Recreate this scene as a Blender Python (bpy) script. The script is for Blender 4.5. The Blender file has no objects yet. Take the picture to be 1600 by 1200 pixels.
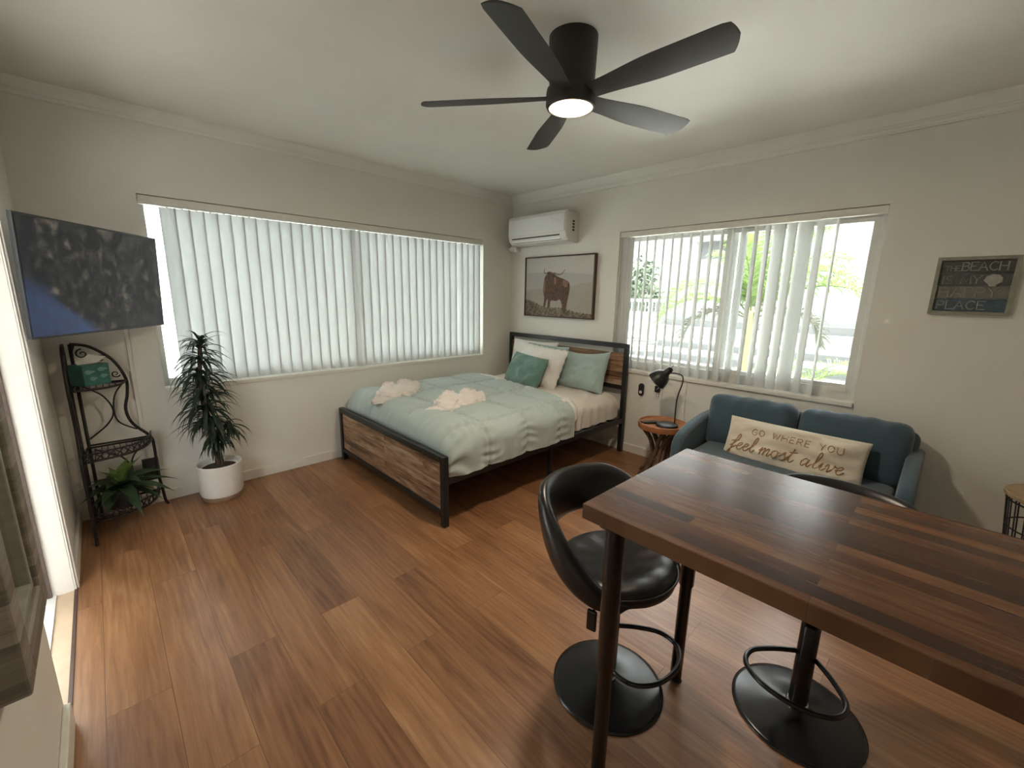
import bpy, math, random
from mathutils import Vector, Matrix, noise
random.seed(7)
PI = math.pi
scene = bpy.context.scene
COL = scene.collection
V = Vector

# ------------------------------------------------------------------ mesh helpers
class MB:
    def __init__(s):
        s.v = []; s.f = []; s.m = []; s.mi = 0
    def add(s, vs, fs):
        o = len(s.v); s.v += [tuple(p) for p in vs]
        for f in fs:
            s.f.append(tuple(i + o for i in f)); s.m.append(s.mi)
        return s
    def box(s, a, b):
        x0, x1 = sorted((a[0], b[0])); y0, y1 = sorted((a[1], b[1])); z0, z1 = sorted((a[2], b[2]))
        vs = [(x0,y0,z0),(x1,y0,z0),(x1,y1,z0),(x0,y1,z0),(x0,y0,z1),(x1,y0,z1),(x1,y1,z1),(x0,y1,z1)]
        return s.add(vs, [(0,3,2,1),(4,5,6,7),(0,1,5,4),(1,2,6,5),(2,3,7,6),(3,0,4,7)])
    def obox(s, c, ex, ey, ez, hx, hy, hz):
        c = V(c); ex = V(ex); ey = V(ey); ez = V(ez)
        vs = []
        for dz in (-1, 1):
            for dx, dy in ((-1,-1),(1,-1),(1,1),(-1,1)):
                vs.append(c + ex*hx*dx + ey*hy*dy + ez*hz*dz)
        return s.add(vs, [(0,3,2,1),(4,5,6,7),(0,1,5,4),(1,2,6,5),(2,3,7,6),(3,0,4,7)])
    def tube(s, pts, r, n=8, cap=True, closed=False, sx=1.0):
        pts = [V(p) for p in pts]; N = len(pts)
        rad = (lambda i: r[i]) if isinstance(r, (list, tuple)) else (lambda i: r)
        t0 = (pts[1] - pts[0]).normalized()
        up = V((0,0,1)) if abs(t0.z) < .9 else V((1,0,0))
        nrm = (up - t0*up.dot(t0)).normalized()
        vs = []
        for i, p in enumerate(pts):
            if closed: t = (pts[(i+1) % N] - pts[(i-1) % N]).normalized()
            else: t = (pts[min(i+1, N-1)] - pts[max(i-1, 0)]).normalized()
            nrm = (nrm - t*nrm.dot(t))
            nrm = nrm.normalized() if nrm.length > 1e-6 else V((1,0,0))
            b = t.cross(nrm)
            for k in range(n):
                a = 2*PI*k/n
                vs.append(p + (nrm*math.cos(a)*sx + b*math.sin(a))*rad(i))
        fs = []
        M = N if closed else N-1
        for i in range(M):
            for k in range(n):
                a = i*n+k; b_ = i*n+(k+1) % n; c = ((i+1) % N)*n+(k+1) % n; d = ((i+1) % N)*n+k
                fs.append((a, b_, c, d))
        if cap and not closed:
            fs.append(tuple(range(n-1, -1, -1))); fs.append(tuple((N-1)*n+k for k in range(n)))
        return s.add(vs, fs)
    def cyl(s, a, b, r, n=24, r2=None):
        return s.tube([a, b], [r, r if r2 is None else r2], n)
    def lathe(s, prof, c=(0,0,0), n=40, caps=True, M=None):
        vs = []
        for (r, z) in prof:
            for k in range(n):
                a = 2*PI*k/n
                p = V((r*math.cos(a), r*math.sin(a), z))
                if M is not None: p = M @ p
                vs.append(p + V(c))
        fs = []
        for i in range(len(prof)-1):
            for k in range(n):
                fs.append((i*n+k, i*n+(k+1) % n, (i+1)*n+(k+1) % n, (i+1)*n+k))
        if caps:
            fs.append(tuple(range(n-1, -1, -1))); fs.append(tuple((len(prof)-1)*n+k for k in range(n)))
        return s.add(vs, fs)
    def grid(s, fn, nu, nv, flip=False):
        vs = [fn(i/nu, j/nv) for i in range(nu+1) for j in range(nv+1)]
        fs = []
        for i in range(nu):
            for j in range(nv):
                a = i*(nv+1)+j; q = (a, a+nv+1, a+nv+2, a+1)
                fs.append(q[::-1] if flip else q)
        return s.add(vs, fs)
    def prism(s, poly, c, ex, ey, ez, d):
        # poly in (ex,ey) plane extruded along ez by d
        c = V(c); ex = V(ex); ey = V(ey); ez = V(ez); n = len(poly)
        vs = [c+ex*p[0]+ey*p[1] for p in poly]+[c+ex*p[0]+ey*p[1]+ez*d for p in poly]
        fs = [tuple(range(n-1, -1, -1)), tuple(range(n, 2*n))]
        for i in range(n): fs.append((i, (i+1) % n, n+(i+1) % n, n+i))
        return s.add(vs, fs)
    def rbox(s, c, size, r, n=8, ex=(1,0,0), ey=(0,1,0), ez=(0,0,1), fn=None):
        c = V(c); ex = V(ex); ey = V(ey); ez = V(ez); h = [q/2 for q in size]
        r = min(r, min(h))
        idx = {}; vs = []; fs = []
        def vert(p):
            key = tuple(round(q, 5) for q in p)
            if key in idx: return idx[key]
            q = V([p[i]*h[i] for i in range(3)])
            inner = V([max(-(h[i]-r), min(h[i]-r, q[i])) for i in range(3)])
            d = q-inner
            if d.length > 1e-9:
                w = inner+d.normalized()*r if d.length > 0 else q
            else: w = q
            if fn: w = fn(w, p)
            idx[key] = len(vs); vs.append(c+ex*w.x+ey*w.y+ez*w.z)
            return idx[key]
        # non-uniform samples concentrated near the edges
        def S(ax):
            e = r/h[ax]
            k = 4
            out = [-1+e*(1-math.cos(PI/2*i/k)) for i in range(k)]
            m = max(1, n)
            out += [-(1-e)+2*(1-e)*i/m for i in range(m+1)]
            out += [-q for q in reversed(out[:k])]
            return out
        for ax in range(3):
            a1, a2 = (ax+1) % 3, (ax+2) % 3
            A = S(a1); B = S(a2)
            for sg in (-1, 1):
                for i in range(len(A)-1):
                    for j in range(len(B)-1):
                        q = []
                        for (u, w) in ((A[i],B[j]),(A[i+1],B[j]),(A[i+1],B[j+1]),(A[i],B[j+1])):
                            p = [0,0,0]; p[ax] = sg; p[a1] = u; p[a2] = w
                            q.append(vert(p))
                        if sg < 0: q.reverse()
                        if len(set(q)) >= 3:
                            qq = []
                            for t in q:
                                if t not in qq: qq.append(t)
                            fs.append(tuple(qq))
        return s.add(vs, fs)
    def build(s, name, mat, parent=None, smooth=False, bevel=0, ang=None, label=None):
        me = bpy.data.meshes.new(name)
        me.from_pydata(s.v, [], s.f)
        mats = mat if isinstance(mat, (list, tuple)) else [mat]
        for q in mats: me.materials.append(q)
        if len(mats) > 1:
            for p, i in zip(me.polygons, s.m): p.material_index = i
        if smooth:
            me.polygons.foreach_set('use_smooth', [True]*len(me.polygons))
        me.update()
        if smooth and ang: me.set_sharp_from_angle(angle=math.radians(ang))
        o = bpy.data.objects.new(name, me); COL.objects.link(o)
        if parent is not None:
            o.parent = parent
        if bevel:
            b = o.modifiers.new('bevel', 'BEVEL'); b.width = bevel; b.segments = 2; b.limit_method = 'ANGLE'; b.angle_limit = math.radians(40)
        if label: o['label'] = label
        return o

def recenter(o):
    """put the root (Empty or mesh) at the base of the thing, children keep their world places"""
    return o
def thing(name, label, cat, loc=(0,0,0), rotz=0, group=None):
    o = bpy.data.objects.new(name, None); COL.objects.link(o)
    o.empty_display_size = .05
    o.location = loc; o.rotation_euler = (0, 0, rotz); o['label'] = label; o['category'] = cat
    if group: o['group'] = group
    return o
def tag(o, label, cat, group=None, kind=None):
    o['label'] = label; o['category'] = cat
    if group: o['group'] = group
    if kind: o['kind'] = kind
    return o
def struct(o, label=None):
    o['kind'] = 'structure'
    if label: o['label'] = label
    return o
def at(root, o):
    """geometry of o was written in world coordinates: shift it into the root's frame"""
    M = root_matrix(root).inverted()
    o.data.transform(M)
    return o
def root_matrix(r):
    return Matrix.Translation(r.location) @ Matrix.Rotation(r.rotation_euler.z, 4, 'Z')
def settle(root):
    M = root_matrix(root).inverted()
    for ch in [c for c in bpy.data.objects if c.parent == root]:
        if ch.type == 'MESH': ch.data.transform(M)
        for g in [c for c in bpy.data.objects if c.parent == ch]:
            if g.type == 'MESH': g.data.transform(M)
    return root
def copy_tree(o, parent=None):
    c = o.copy(); COL.objects.link(c)
    if parent is not None: c.parent = parent
    for ch in [q for q in bpy.data.objects if q.parent == o]: copy_tree(ch, c)
    return c
def sm(x, a, b):
    t = max(0, min(1, (x-a)/(b-a))); return t*t*(3-2*t)
def cat(pts, k=6, closed=False):
    """Catmull-Rom smoothing"""
    P = [V(p) for p in pts]; out = []; n = len(P)
    for i in range(n if closed else n-1):
        if closed: a, b, c, d = P[(i-1) % n], P[i], P[(i+1) % n], P[(i+2) % n]
        else: a, b, c, d = P[max(i-1,0)], P[i], P[i+1], P[min(i+2,n-1)]
        for j in range(k):
            t = j/k
            out.append(.5*((2*b)+(c-a)*t+(2*a-5*b+4*c-d)*t*t+(-a+3*b-3*c+d)*t**3))
    if not closed: out.append(P[-1])
    return out

# ------------------------------------------------------------------ materials
def mk(name):
    m = bpy.data.materials.new(name); m.use_nodes = True
    nt = m.node_tree; nt.nodes.clear()
    out = nt.nodes.new('ShaderNodeOutputMaterial')
    b = nt.nodes.new('ShaderNodeBsdfPrincipled'); nt.links.new(b.outputs[0], out.inputs[0])
    return m, nt, b, out
def node(nt, t, **k):
    n = nt.nodes.new(t)
    for a, v in k.items(): setattr(n, a, v)
    return n
def ramp(nt, src, stops):
    r = nt.nodes.new('ShaderNodeValToRGB'); e = r.color_ramp.elements
    while len(e) < len(stops): e.new(.5)
    for q, (p, c) in zip(e, stops): q.position = p; q.color = (*c, 1)
    nt.links.new(src, r.inputs[0]); return r.outputs[0]
def coords(nt, scale=(1,1,1), rot=(0,0,0), loc=(0,0,0), kind='Object'):
    tc = nt.nodes.new('ShaderNodeTexCoord'); mp = nt.nodes.new('ShaderNodeMapping')
    mp.inputs['Scale'].default_value = scale; mp.inputs['Rotation'].default_value = rot; mp.inputs['Location'].default_value = loc
    nt.links.new(tc.outputs[kind], mp.inputs[0]); return mp.outputs[0]
def noisetex(nt, vec, scale, detail=4, rough=.55, dist=0):
    n = nt.nodes.new('ShaderNodeTexNoise'); n.inputs['Scale'].default_value = scale; n.inputs['Detail'].default_value = detail
    n.inputs['Roughness'].default_value = rough; n.inputs['Distortion'].default_value = dist
    nt.links.new(vec, n.inputs['Vector']); return n.outputs['Fac']
def bump(nt, b, h, strength=.2, dist=.01):
    n = nt.nodes.new('ShaderNodeBump'); n.inputs['Strength'].default_value = strength; n.inputs['Distance'].default_value = dist
    nt.links.new(h, n.inputs['Height']); nt.links.new(n.outputs[0], b.inputs['Normal'])
def mix(nt, fac, a, b, mode='MIX'):
    n = nt.nodes.new('ShaderNodeMix'); n.data_type = 'RGBA'; n.blend_type = mode
    if isinstance(fac, (int, float)): n.inputs[0].default_value = fac
    else: nt.links.new(fac, n.inputs[0])
    for i, q in ((6, a), (7, b)):
        if isinstance(q, tuple): n.inputs[i].default_value = (*q, 1)
        else: nt.links.new(q, n.inputs[i])
    return n.outputs[2]
def simple(name, col, rough=.5, metal=0, var=.06, nscale=30, bmp=0, bdist=.002, spec=.5, sheen=0, coat=0):
    m, nt, b, out = mk(name)
    vec = coords(nt)
    f = noisetex(nt, vec, nscale)
    lo = tuple(max(0, c*(1-var)) for c in col); hi = tuple(min(1, c*(1+var)) for c in col)
    nt.links.new(ramp(nt, f, [(.3, lo), (.7, hi)]), b.inputs['Base Color'])
    b.inputs['Roughness'].default_value = rough; b.inputs['Metallic'].default_value = metal
    b.inputs['Specular IOR Level'].default_value = spec
    if sheen: b.inputs['Sheen Weight'].default_value = sheen
    if coat: b.inputs['Coat Weight'].default_value = coat; b.inputs['Coat Roughness'].default_value = .1
    if bmp: bump(nt, b, f, bmp, bdist)
    return m
def emis(name, col, strength):
    m = bpy.data.materials.new(name); m.use_nodes = True; nt = m.node_tree; nt.nodes.clear()
    o = nt.nodes.new('ShaderNodeOutputMaterial'); e = nt.nodes.new('ShaderNodeEmission')
    e.inputs[0].default_value = (*col, 1); e.inputs[1].default_value = strength
    nt.links.new(e.outputs[0], o.inputs[0]); return m
def translucent(name, col, tcol, amount, rough=.6, nscale=20, var=.08):
    m, nt, b, out = mk(name)
    f = noisetex(nt, coords(nt), nscale)
    lo = tuple(c*(1-var) for c in col); hi = tuple(min(1, c*(1+var)) for c in col)
    nt.links.new(ramp(nt, f, [(.3, lo), (.7, hi)]), b.inputs['Base Color'])
    b.inputs['Roughness'].default_value = rough
    t = nt.nodes.new('ShaderNodeBsdfTranslucent'); t.inputs[0].default_value = (*tcol, 1)
    x = nt.nodes.new('ShaderNodeMixShader'); x.inputs[0].default_value = amount
    nt.links.new(b.outputs[0], x.inputs[1]); nt.links.new(t.outputs[0], x.inputs[2]); nt.links.new(x.outputs[0], out.inputs[0])
    return m
def glassmat(name, tint=(.95,.97,.96)):
    m = bpy.data.materials.new(name); m.use_nodes = True; nt = m.node_tree; nt.nodes.clear()
    o = nt.nodes.new('ShaderNodeOutputMaterial'); t = nt.nodes.new('ShaderNodeBsdfTransparent'); g = nt.nodes.new('ShaderNodeBsdfGlossy')
    t.inputs[0].default_value = (*tint, 1); g.inputs['Roughness'].default_value = .02
    f = nt.nodes.new('ShaderNodeFresnel'); f.inputs[0].default_value = 1.3
    x = nt.nodes.new('ShaderNodeMixShader'); nt.links.new(f.outputs[0], x.inputs[0]); nt.links.new(t.outputs[0], x.inputs[1]); nt.links.new(g.outputs[0], x.inputs[2])
    nt.links.new(x.outputs[0], o.inputs[0]); return m

def wood_planks(name, bw, bh, offset, cols, rough=.4, along='Y', grain=1.0, seam=.0015, seamcol=.45, shift=(0,0), bmp=.15, gs=1.0, bwt=.42, cath=0):
    """planks of length bw and width bh running along the axis"""
    m, nt, b, out = mk(name)
    tc = nt.nodes.new('ShaderNodeTexCoord'); sep = nt.nodes.new('ShaderNodeSeparateXYZ'); com = nt.nodes.new('ShaderNodeCombineXYZ')
    nt.links.new(tc.outputs['Object'], sep.inputs[0])
    o = {'Y': (1, 0), 'X': (0, 1), 'Xz': (0, 2), 'Yz': (1, 2)}[along]
    for i in (0, 1):
        a = node(nt, 'ShaderNodeMath', operation='ADD'); a.inputs[1].default_value = shift[i]
        nt.links.new(sep.outputs[o[i]], a.inputs[0]); nt.links.new(a.outputs[0], com.inputs[i])
    br = nt.nodes.new('ShaderNodeTexBrick'); nt.links.new(com.outputs[0], br.inputs['Vector'])
    br.offset = offset; br.offset_frequency = 2; br.squash = 1
    br.inputs['Color1'].default_value = (0,0,0,1); br.inputs['Color2'].default_value = (1,1,1,1); br.inputs['Mortar'].default_value = (.5,.5,.5,1)
    br.inputs['Scale'].default_value = 1; br.inputs['Mortar Size'].default_value = seam; br.inputs['Mortar Smooth'].default_value = .3
    br.inputs['Brick Width'].default_value = bw; br.inputs['Row Height'].default_value = bh; br.inputs['Bias'].default_value = 0
    # per plank offset for the grain
    mp = nt.nodes.new('ShaderNodeVectorMath'); mp.operation = 'SCALE'; mp.inputs['Scale'].default_value = 7.3
    nt.links.new(br.outputs['Color'], mp.inputs[0])
    ad = nt.nodes.new('ShaderNodeVectorMath'); ad.operation = 'ADD'
    nt.links.new(com.outputs[0], ad.inputs[0]); nt.links.new(mp.outputs[0], ad.inputs[1])
    m2 = nt.nodes.new('ShaderNodeMapping'); m2.inputs['Scale'].default_value = (1.6*gs, 22*gs, 1); nt.links.new(ad.outputs[0], m2.inputs[0])
    g1 = noisetex(nt, m2.outputs[0], 1.5, 6, .65, .8)
    m3 = nt.nodes.new('ShaderNodeMapping'); m3.inputs['Scale'].default_value = (5*gs, 120*gs, 1); nt.links.new(ad.outputs[0], m3.inputs[0])
    g2 = noisetex(nt, m3.outputs[0], 1.5, 3, .6)
    m4 = nt.nodes.new('ShaderNodeMapping'); m4.inputs['Scale'].default_value = (1.0*gs, 5*gs, 1); nt.links.new(ad.outputs[0], m4.inputs[0])
    g3 = noisetex(nt, m4.outputs[0], 1.2, 2, .5, 1.5)
    # tone from brick colour + grain
    def math2(op, a, bb, c=None):
        n = node(nt, 'ShaderNodeMath', operation=op)
        for i, q in enumerate((a, bb)):
            if isinstance(q, (int, float)): n.inputs[i].default_value = q
            else: nt.links.new(q, n.inputs[i])
        return n.outputs[0]
    bwv = nt.nodes.new('ShaderNodeRGBToBW'); nt.links.new(br.outputs['Color'], bwv.inputs[0])
    t = math2('MULTIPLY', bwv.outputs[0], bwt)
    t = math2('ADD', t, math2('MULTIPLY', math2('SUBTRACT', g1, .5), .9*grain))
    t = math2('ADD', t, math2('MULTIPLY', math2('SUBTRACT', g2, .5), .35*grain))
    t = math2('ADD', t, math2('MULTIPLY', math2('SUBTRACT', g3, .5), .7*grain))
    if cath:
        m5 = nt.nodes.new('ShaderNodeMapping'); m5.inputs['Scale'].default_value = (.55, 4.2, 1); nt.links.new(ad.outputs[0], m5.inputs[0])
        wv = nt.nodes.new('ShaderNodeTexWave'); wv.bands_direction = 'Y'; wv.inputs['Scale'].default_value = 2.6; wv.inputs['Distortion'].default_value = 9; wv.inputs['Detail'].default_value = 2.5; wv.inputs['Detail Scale'].default_value = .9
        nt.links.new(m5.outputs[0], wv.inputs['Vector'])
        t = math2('ADD', t, math2('MULTIPLY', math2('SUBTRACT', wv.outputs['Fac'], .5), .22*cath))
    t = math2('ADD', t, .5-bwt/2)
    n = len(cols)
    c = ramp(nt, t, [(i/(n-1), q) for i, q in enumerate(cols)])
    dark = mix(nt, 1.0, c, (seamcol,)*3, 'MULTIPLY')
    c2 = mix(nt, br.outputs['Fac'], c, dark)
    nt.links.new(c2, b.inputs['Base Color'])
    rr = math2('ADD', math2('MULTIPLY', g2, .12), rough-.06)
    nt.links.new(rr, b.inputs['Roughness'])
    hh = math2('SUBTRACT', math2('MULTIPLY', g2, .4), br.outputs['Fac'])
    bump(nt, b, hh, bmp, .002)
    return m

# walls: painted plaster
def paint(name, col, bmp=.12):
    m, nt, b, out = mk(name)
    vec = coords(nt)
    f = noisetex(nt, vec, 2.2, 3); f2 = noisetex(nt, vec, 90, 3)
    lo = tuple(c*.965 for c in col)
    nt.links.new(ramp(nt, f, [(.35, lo), (.65, col)]), b.inputs['Base Color'])
    b.inputs['Roughness'].default_value = .6
    b.inputs['Specular IOR Level'].default_value = .3
    bump(nt, b, f2, bmp, .002)
    return m
M_wall = paint('wall_paint', (.84,.83,.765))
M_ceil = paint('ceiling_paint', (.90,.90,.85), .2)
M_trim = simple('trim_paint', (.80,.78,.71), .35, var=.03)
M_jamb = simple('jamb_paint', (.86,.83,.77), .4, var=.03)
M_floor = wood_planks('floor_planks', 1.22, .18, .37, [(.12,.050,.020),(.23,.105,.046),(.33,.162,.074),(.43,.24,.118)], rough=.33, along='Y', shift=(.62, 3.13), grain=1.25, seam=.0012, seamcol=.5, bwt=.36, cath=.5)
M_table = wood_planks('butcher_block', .62, .042, .43, [(.028,.009,.004),(.066,.024,.010),(.125,.052,.022),(.24,.115,.050)], rough=.25, along='Y', grain=.8, seam=.0004, seamcol=.7, gs=1.3, bmp=.08, bwt=.68)
M_rustic = wood_planks('rustic_panel_wood', 1.3, .055, .41, [(.07,.04,.025),(.26,.14,.078),(.46,.28,.16),(.58,.48,.38)], rough=.5, along='Yz', grain=2.0, seam=.0005, seamcol=.5, gs=1.6)
M_blackm = simple('black_metal', (.017,.018,.021), .38, var=.15, spec=.5)
M_blackg = simple('black_gloss_metal', (.012,.012,.013), .25, spec=.5)
M_iron = simple('wrought_iron', (.014,.012,.011), .45, var=.2, bmp=.2)
M_leather = simple('black_leatherette', (.013,.013,.014), .33, var=.1, nscale=160, bmp=.08, bdist=.001)
M_fan = simple('fan_matte_black', (.022,.019,.017), .5, var=.1)
M_blade = simple('fan_blade', (.030,.026,.023), .5, var=.12, nscale=12)
M_lampglass = emis('fan_lamp_diffuser', (1,.72,.45), 2.2)
M_slat = translucent('blind_vinyl', (.78,.79,.78), (.84,.89,.90), .26, .5, 60, .02)
M_slatB = translucent('blind_vinyl_clear', (.80,.80,.78), (.80,.84,.84), .30, .5, 60, .02)
M_alu = simple('window_frame_paint', (.70,.71,.68), .4, var=.03)
M_glass = glassmat('window_glass')
M_comf = simple('aqua_comforter', (.47,.56,.545), .8, var=.035, nscale=200, bmp=.12, bdist=.001, sheen=.25)
M_aqua = simple('aqua_pillowcase', (.40,.52,.50), .8, var=.04, nscale=180, bmp=.1, bdist=.001, sheen=.2)
M_white = simple('white_linen', (.80,.78,.73), .85, var=.03, nscale=150, bmp=.1, bdist=.001, sheen=.2)
M_sheet = simple('cream_sheet', (.78,.72,.64), .85, var=.03, nscale=150, bmp=.1, bdist=.001, sheen=.2)
M_teal = simple('teal_chenille', (.125,.235,.195), .9, var=.35, nscale=220, bmp=.6, bdist=.003, sheen=.4)
M_towel = simple('white_terry', (.88,.84,.80), .95, var=.03, nscale=300, bmp=.15, bdist=.001, sheen=.3)
M_sofa = simple('blue_upholstery', (.045,.085,.115), .85, var=.14, nscale=300, bmp=.25, bdist=.001, sheen=.35)
M_canvas = simple('cream_canvas', (.68,.62,.51), .9, var=.05, nscale=300, bmp=.3, bdist=.001)
M_gold = simple('gold_print', (.36,.20,.09), .5, var=.1)
M_acw = simple('appliance_white', (.84,.84,.84), .3, var=.02)
M_acs = simple('appliance_shell', (.72,.70,.66), .4, var=.02)
M_dark = simple('dark_slot', (.03,.03,.035), .6)
M_brown = simple('dark_walnut_frame', (.07,.032,.02), .45, var=.2)
M_pot = simple('white_glazed_pot', (.82,.80,.76), .3, var=.03)
M_potwood = simple('pot_wood_base', (.33,.23,.14), .5, var=.15)
M_soil = simple('soil', (.04,.028,.02), .9, var=.4, bmp=.8)
M_stem = simple('plant_stem', (.075,.05,.032), .8, var=.3, bmp=.5)
M_drac = translucent('dracaena_leaf', (.022,.040,.024), (.08,.16,.05), .12, .4, 30, .3)
M_agave = translucent('agave_leaf', (.03,.06,.028), (.15,.3,.06), .1, .45, 12, .35)
M_agave2 = translucent('agave_leaf_light', (.16,.24,.06), (.3,.45,.08), .12, .45, 12, .3)
M_black_pot = simple('black_plastic', (.02,.02,.02), .4)
M_sidew = simple('side_table_orange_wood', (.42,.17,.07), .4, var=.2, nscale=14)
M_branch = simple('driftwood', (.15,.095,.062), .8, var=.35, nscale=18, bmp=.6, bdist=.004)
M_pale = simple('basket_top_wood', (.42,.30,.17), .5, var=.15, nscale=20)
M_signframe = simple('sign_frame_wood', (.30,.30,.24), .6, var=.15)
M_signp = [simple('sign_plank_a', (.085,.09,.075), .7, var=.2), simple('sign_plank_b', (.095,.105,.095), .7, var=.25),
           simple('sign_plank_c', (.19,.195,.165), .7, var=.2), simple('sign_plank_d', (.07,.115,.14), .7, var=.3)]
M_signt = simple('sign_lettering', (.33,.34,.30), .6)
M_shell = simple('sign_seashell', (.42,.42,.38), .6, var=.15)
M_chrome = simple('chrome', (.55,.55,.55), .25, metal=1)
M_mirror = simple('mirror_glass', (.75,.76,.74), .02, metal=1, var=0)
M_greywood = wood_planks('weathered_frame_wood', 1.6, .03, .3, [(.10,.09,.075),(.20,.18,.15),(.30,.275,.235),(.40,.37,.32)], rough=.6, along='Yz', grain=1.2, seam=.0003)
M_greenbox = simple('teal_tissue_carton', (.035,.15,.125), .5, var=.3, nscale=18)
M_tissue = simple('tissue_paper', (.85,.83,.78), .9, var=.02)
M_bronze = simple('bronze_strip', (.10,.07,.06), .5, var=.1)
M_sill = simple('threshold_stone', (.62,.47,.32), .45, var=.08, nscale=12)
M_wht = simple('outlet_plastic', (.78,.77,.73), .35, var=.01)
# outdoors
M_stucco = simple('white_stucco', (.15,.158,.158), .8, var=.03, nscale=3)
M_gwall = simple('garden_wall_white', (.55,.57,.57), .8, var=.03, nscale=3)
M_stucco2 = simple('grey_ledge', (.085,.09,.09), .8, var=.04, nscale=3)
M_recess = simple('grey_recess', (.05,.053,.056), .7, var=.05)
M_ground = simple('pale_concrete', (.66,.66,.62), .85, var=.08, nscale=1.5)
M_trunk = simple('palm_trunk', (.11,.10,.05), .7, var=.25, nscale=9)
M_frond = translucent('palm_leaflet', (.045,.075,.018), (.085,.14,.025), .45, .5, 6, .25)
M_frond2 = translucent('palm_leaflet_dry', (.05,.053,.038), (.06,.06,.04), .4, .6, 6, .2)
M_orange = translucent('orange_leaf', (.17,.07,.015), (.2,.09,.015), .4, .5)
M_hedge = simple('hedge_leaves', (.085,.115,.075), .8, var=.4, nscale=8)  # green desaturated to put distant haze into the leaf colour
M_wire = simple('patio_wire', (.28,.28,.27), .5)

def fr_x(m, x0, x1, ya, yb, za, zb, wy, wz=None, wzt=None):
    wz = wy if wz is None else wz; wzt = wz if wzt is None else wzt
    ya, yb = sorted((ya, yb))
    m.box((x0,ya,za),(x1,ya+wy,zb)).box((x0,yb-wy,za),(x1,yb,zb)).box((x0,ya+wy,za),(x1,yb-wy,za+wz)).box((x0,ya+wy,zb-wzt),(x1,yb-wy,zb))
    return m
def fr_y(m, y0, y1, xa, xb, za, zb, wx, wz=None):
    wz = wx if wz is None else wz
    m.box((xa,y0,za),(xa+wx,y1,zb)).box((xb-wx,y0,za),(xb,y1,zb)).box((xa+wx,y0,za),(xb-wx,y1,za+wz)).box((xa+wx,y0,zb-wz),(xb-wx,y1,zb))
    return m
# ------------------------------------------------------------------ room constants
X0, X1 = -3.765, 0.0       # west / east
Y0, Y1 = -5.0, 0.0         # south / north
H = 2.535
WT = .16                   # wall thickness
AX0, AX1, AZ0, AZ1 = -3.245, -.43, .79, 2.03      # window 1 opening in the north wall
BY0, BY1, BZ0, BZ1 = -3.27, -1.412, .793, 2.033    # window 2 opening in the east wall
DY0, DY1, DZ1 = -1.765, -.86, 2.06                 # door opening in the west wall

# floor & ceiling
struct(MB().box((X0-.02, Y0-WT, -.1), (X1+WT, Y1+WT, 0)).build('floor', M_floor), 'brown wood-look plank floor of the room')
struct(MB().box((X0-WT, Y0-WT, H), (X1+WT, Y1+WT, H+.3)).build('ceiling', M_ceil), 'off-white painted ceiling')
m = MB()
m.box((X0-WT, 0, 0), (AX0, WT, H)).box((AX1, 0, 0), (WT, WT, H)).box((AX0, 0, 0), (AX1, WT, AZ0)).box((AX0, 0, AZ1), (AX1, WT, H))
struct(m.build('wall_north', M_wall), 'off-white wall with the wide closed-blind window')
m = MB()
m.box((0, BY1, 0), (WT, 0, H)).box((0, Y0, 0), (WT, BY0, H)).box((0, BY0, 0), (WT, BY1, BZ0)).box((0, BY0, BZ1), (WT, BY1, H))
struct(m.build('wall_east', M_wall), 'off-white wall behind the headboard and sofa')
m = MB()
m.box((X0-WT, DY1, 0), (X0, 0, H)).box((X0-WT, Y0, 0), (X0, DY0, H)).box((X0-WT, DY0, DZ1), (X0, DY1, H))
struct(m.build('wall_west', M_wall), 'off-white wall with the doorway, television side')
struct(MB().box((X0-WT, Y0-WT, 0), (WT, Y0, H)).build('wall_south', M_wall), 'wall behind the viewer')

# crown mouldings: profile (distance from wall, drop from ceiling)
CP = [(0,0),(.030,0),(.030,-.006),(.027,-.010),(.022,-.020),(.017,-.040),(.015,-.066),(.019,-.070),(.019,-.080),(.010,-.086),(.010,-.100),(.013,-.104),(.013,-.112),(0,-.114)]
def crown(name, c, along, out, d, label, kx=1, kz=1):
    poly = [(p[0]*kx, p[1]*kz) for p in CP]
    o = MB().prism(poly, c, out, (0,0,1), along, d).build(name, M_ceil)
    return struct(o, label)
crown('trim_1', (X0, 0, H), (1,0,0), (0,-1,0), -X0, 'crown moulding above the wide window', .5, .8)
crown('trim_2', (0, 0, H), (0,-1,0), (-1,0,0), -Y0, 'crown moulding above the air conditioner wall')
crown('trim_3', (X0, 0, H), (0,-1,0), (1,0,0), -Y0, 'crown moulding along the television wall')
def base(name, a, b, label):
    struct(MB().box(a, b).build(name, M_trim, bevel=.004), label)
base('baseboard_north', (X0, -.014, 0), (0, 0, .078), 'white baseboard under the wide window')
base('baseboard_east', (-.014, Y0, 0), (0, -.014, .078), 'white baseboard under the sofa window')
base('baseboard_west', (X0, -.80, 0), (X0+.016, -.014, .085), 'white baseboard between corner and doorway')
base('baseboard_west_near', (X0, Y0, 0), (X0+.02, DY0-.02, .085), 'white baseboard under the framed mirror')

# ---- window 1 (north)
w1 = thing('window_1', 'wide window in the north wall behind closed blinds', 'window', (AX0, 0, AZ0)); del w1['category']
struct(w1)
m = MB()
yo = .075
t = .045
fr_y(m, yo, yo+.06, AX0, AX1, AZ0, AZ1, .035, .055)
for x in (-1.84,): m.box((x-.025, yo+.002, AZ0+.055), (x+.025, yo+.058, AZ1-.055))
m.build('window_frame', M_alu, w1, bevel=.003)
MB().box((AX0-.0, -.012, AZ0-.022), (AX1, yo, AZ0+.004)).build('window_sill', M_trim, w1, bevel=.003)
MB().box((AX0+.05, yo+.03, AZ0+.05), (AX1-.05, yo+.034, AZ1-.05)).build('pane', M_glass, w1)
settle(w1)
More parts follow.
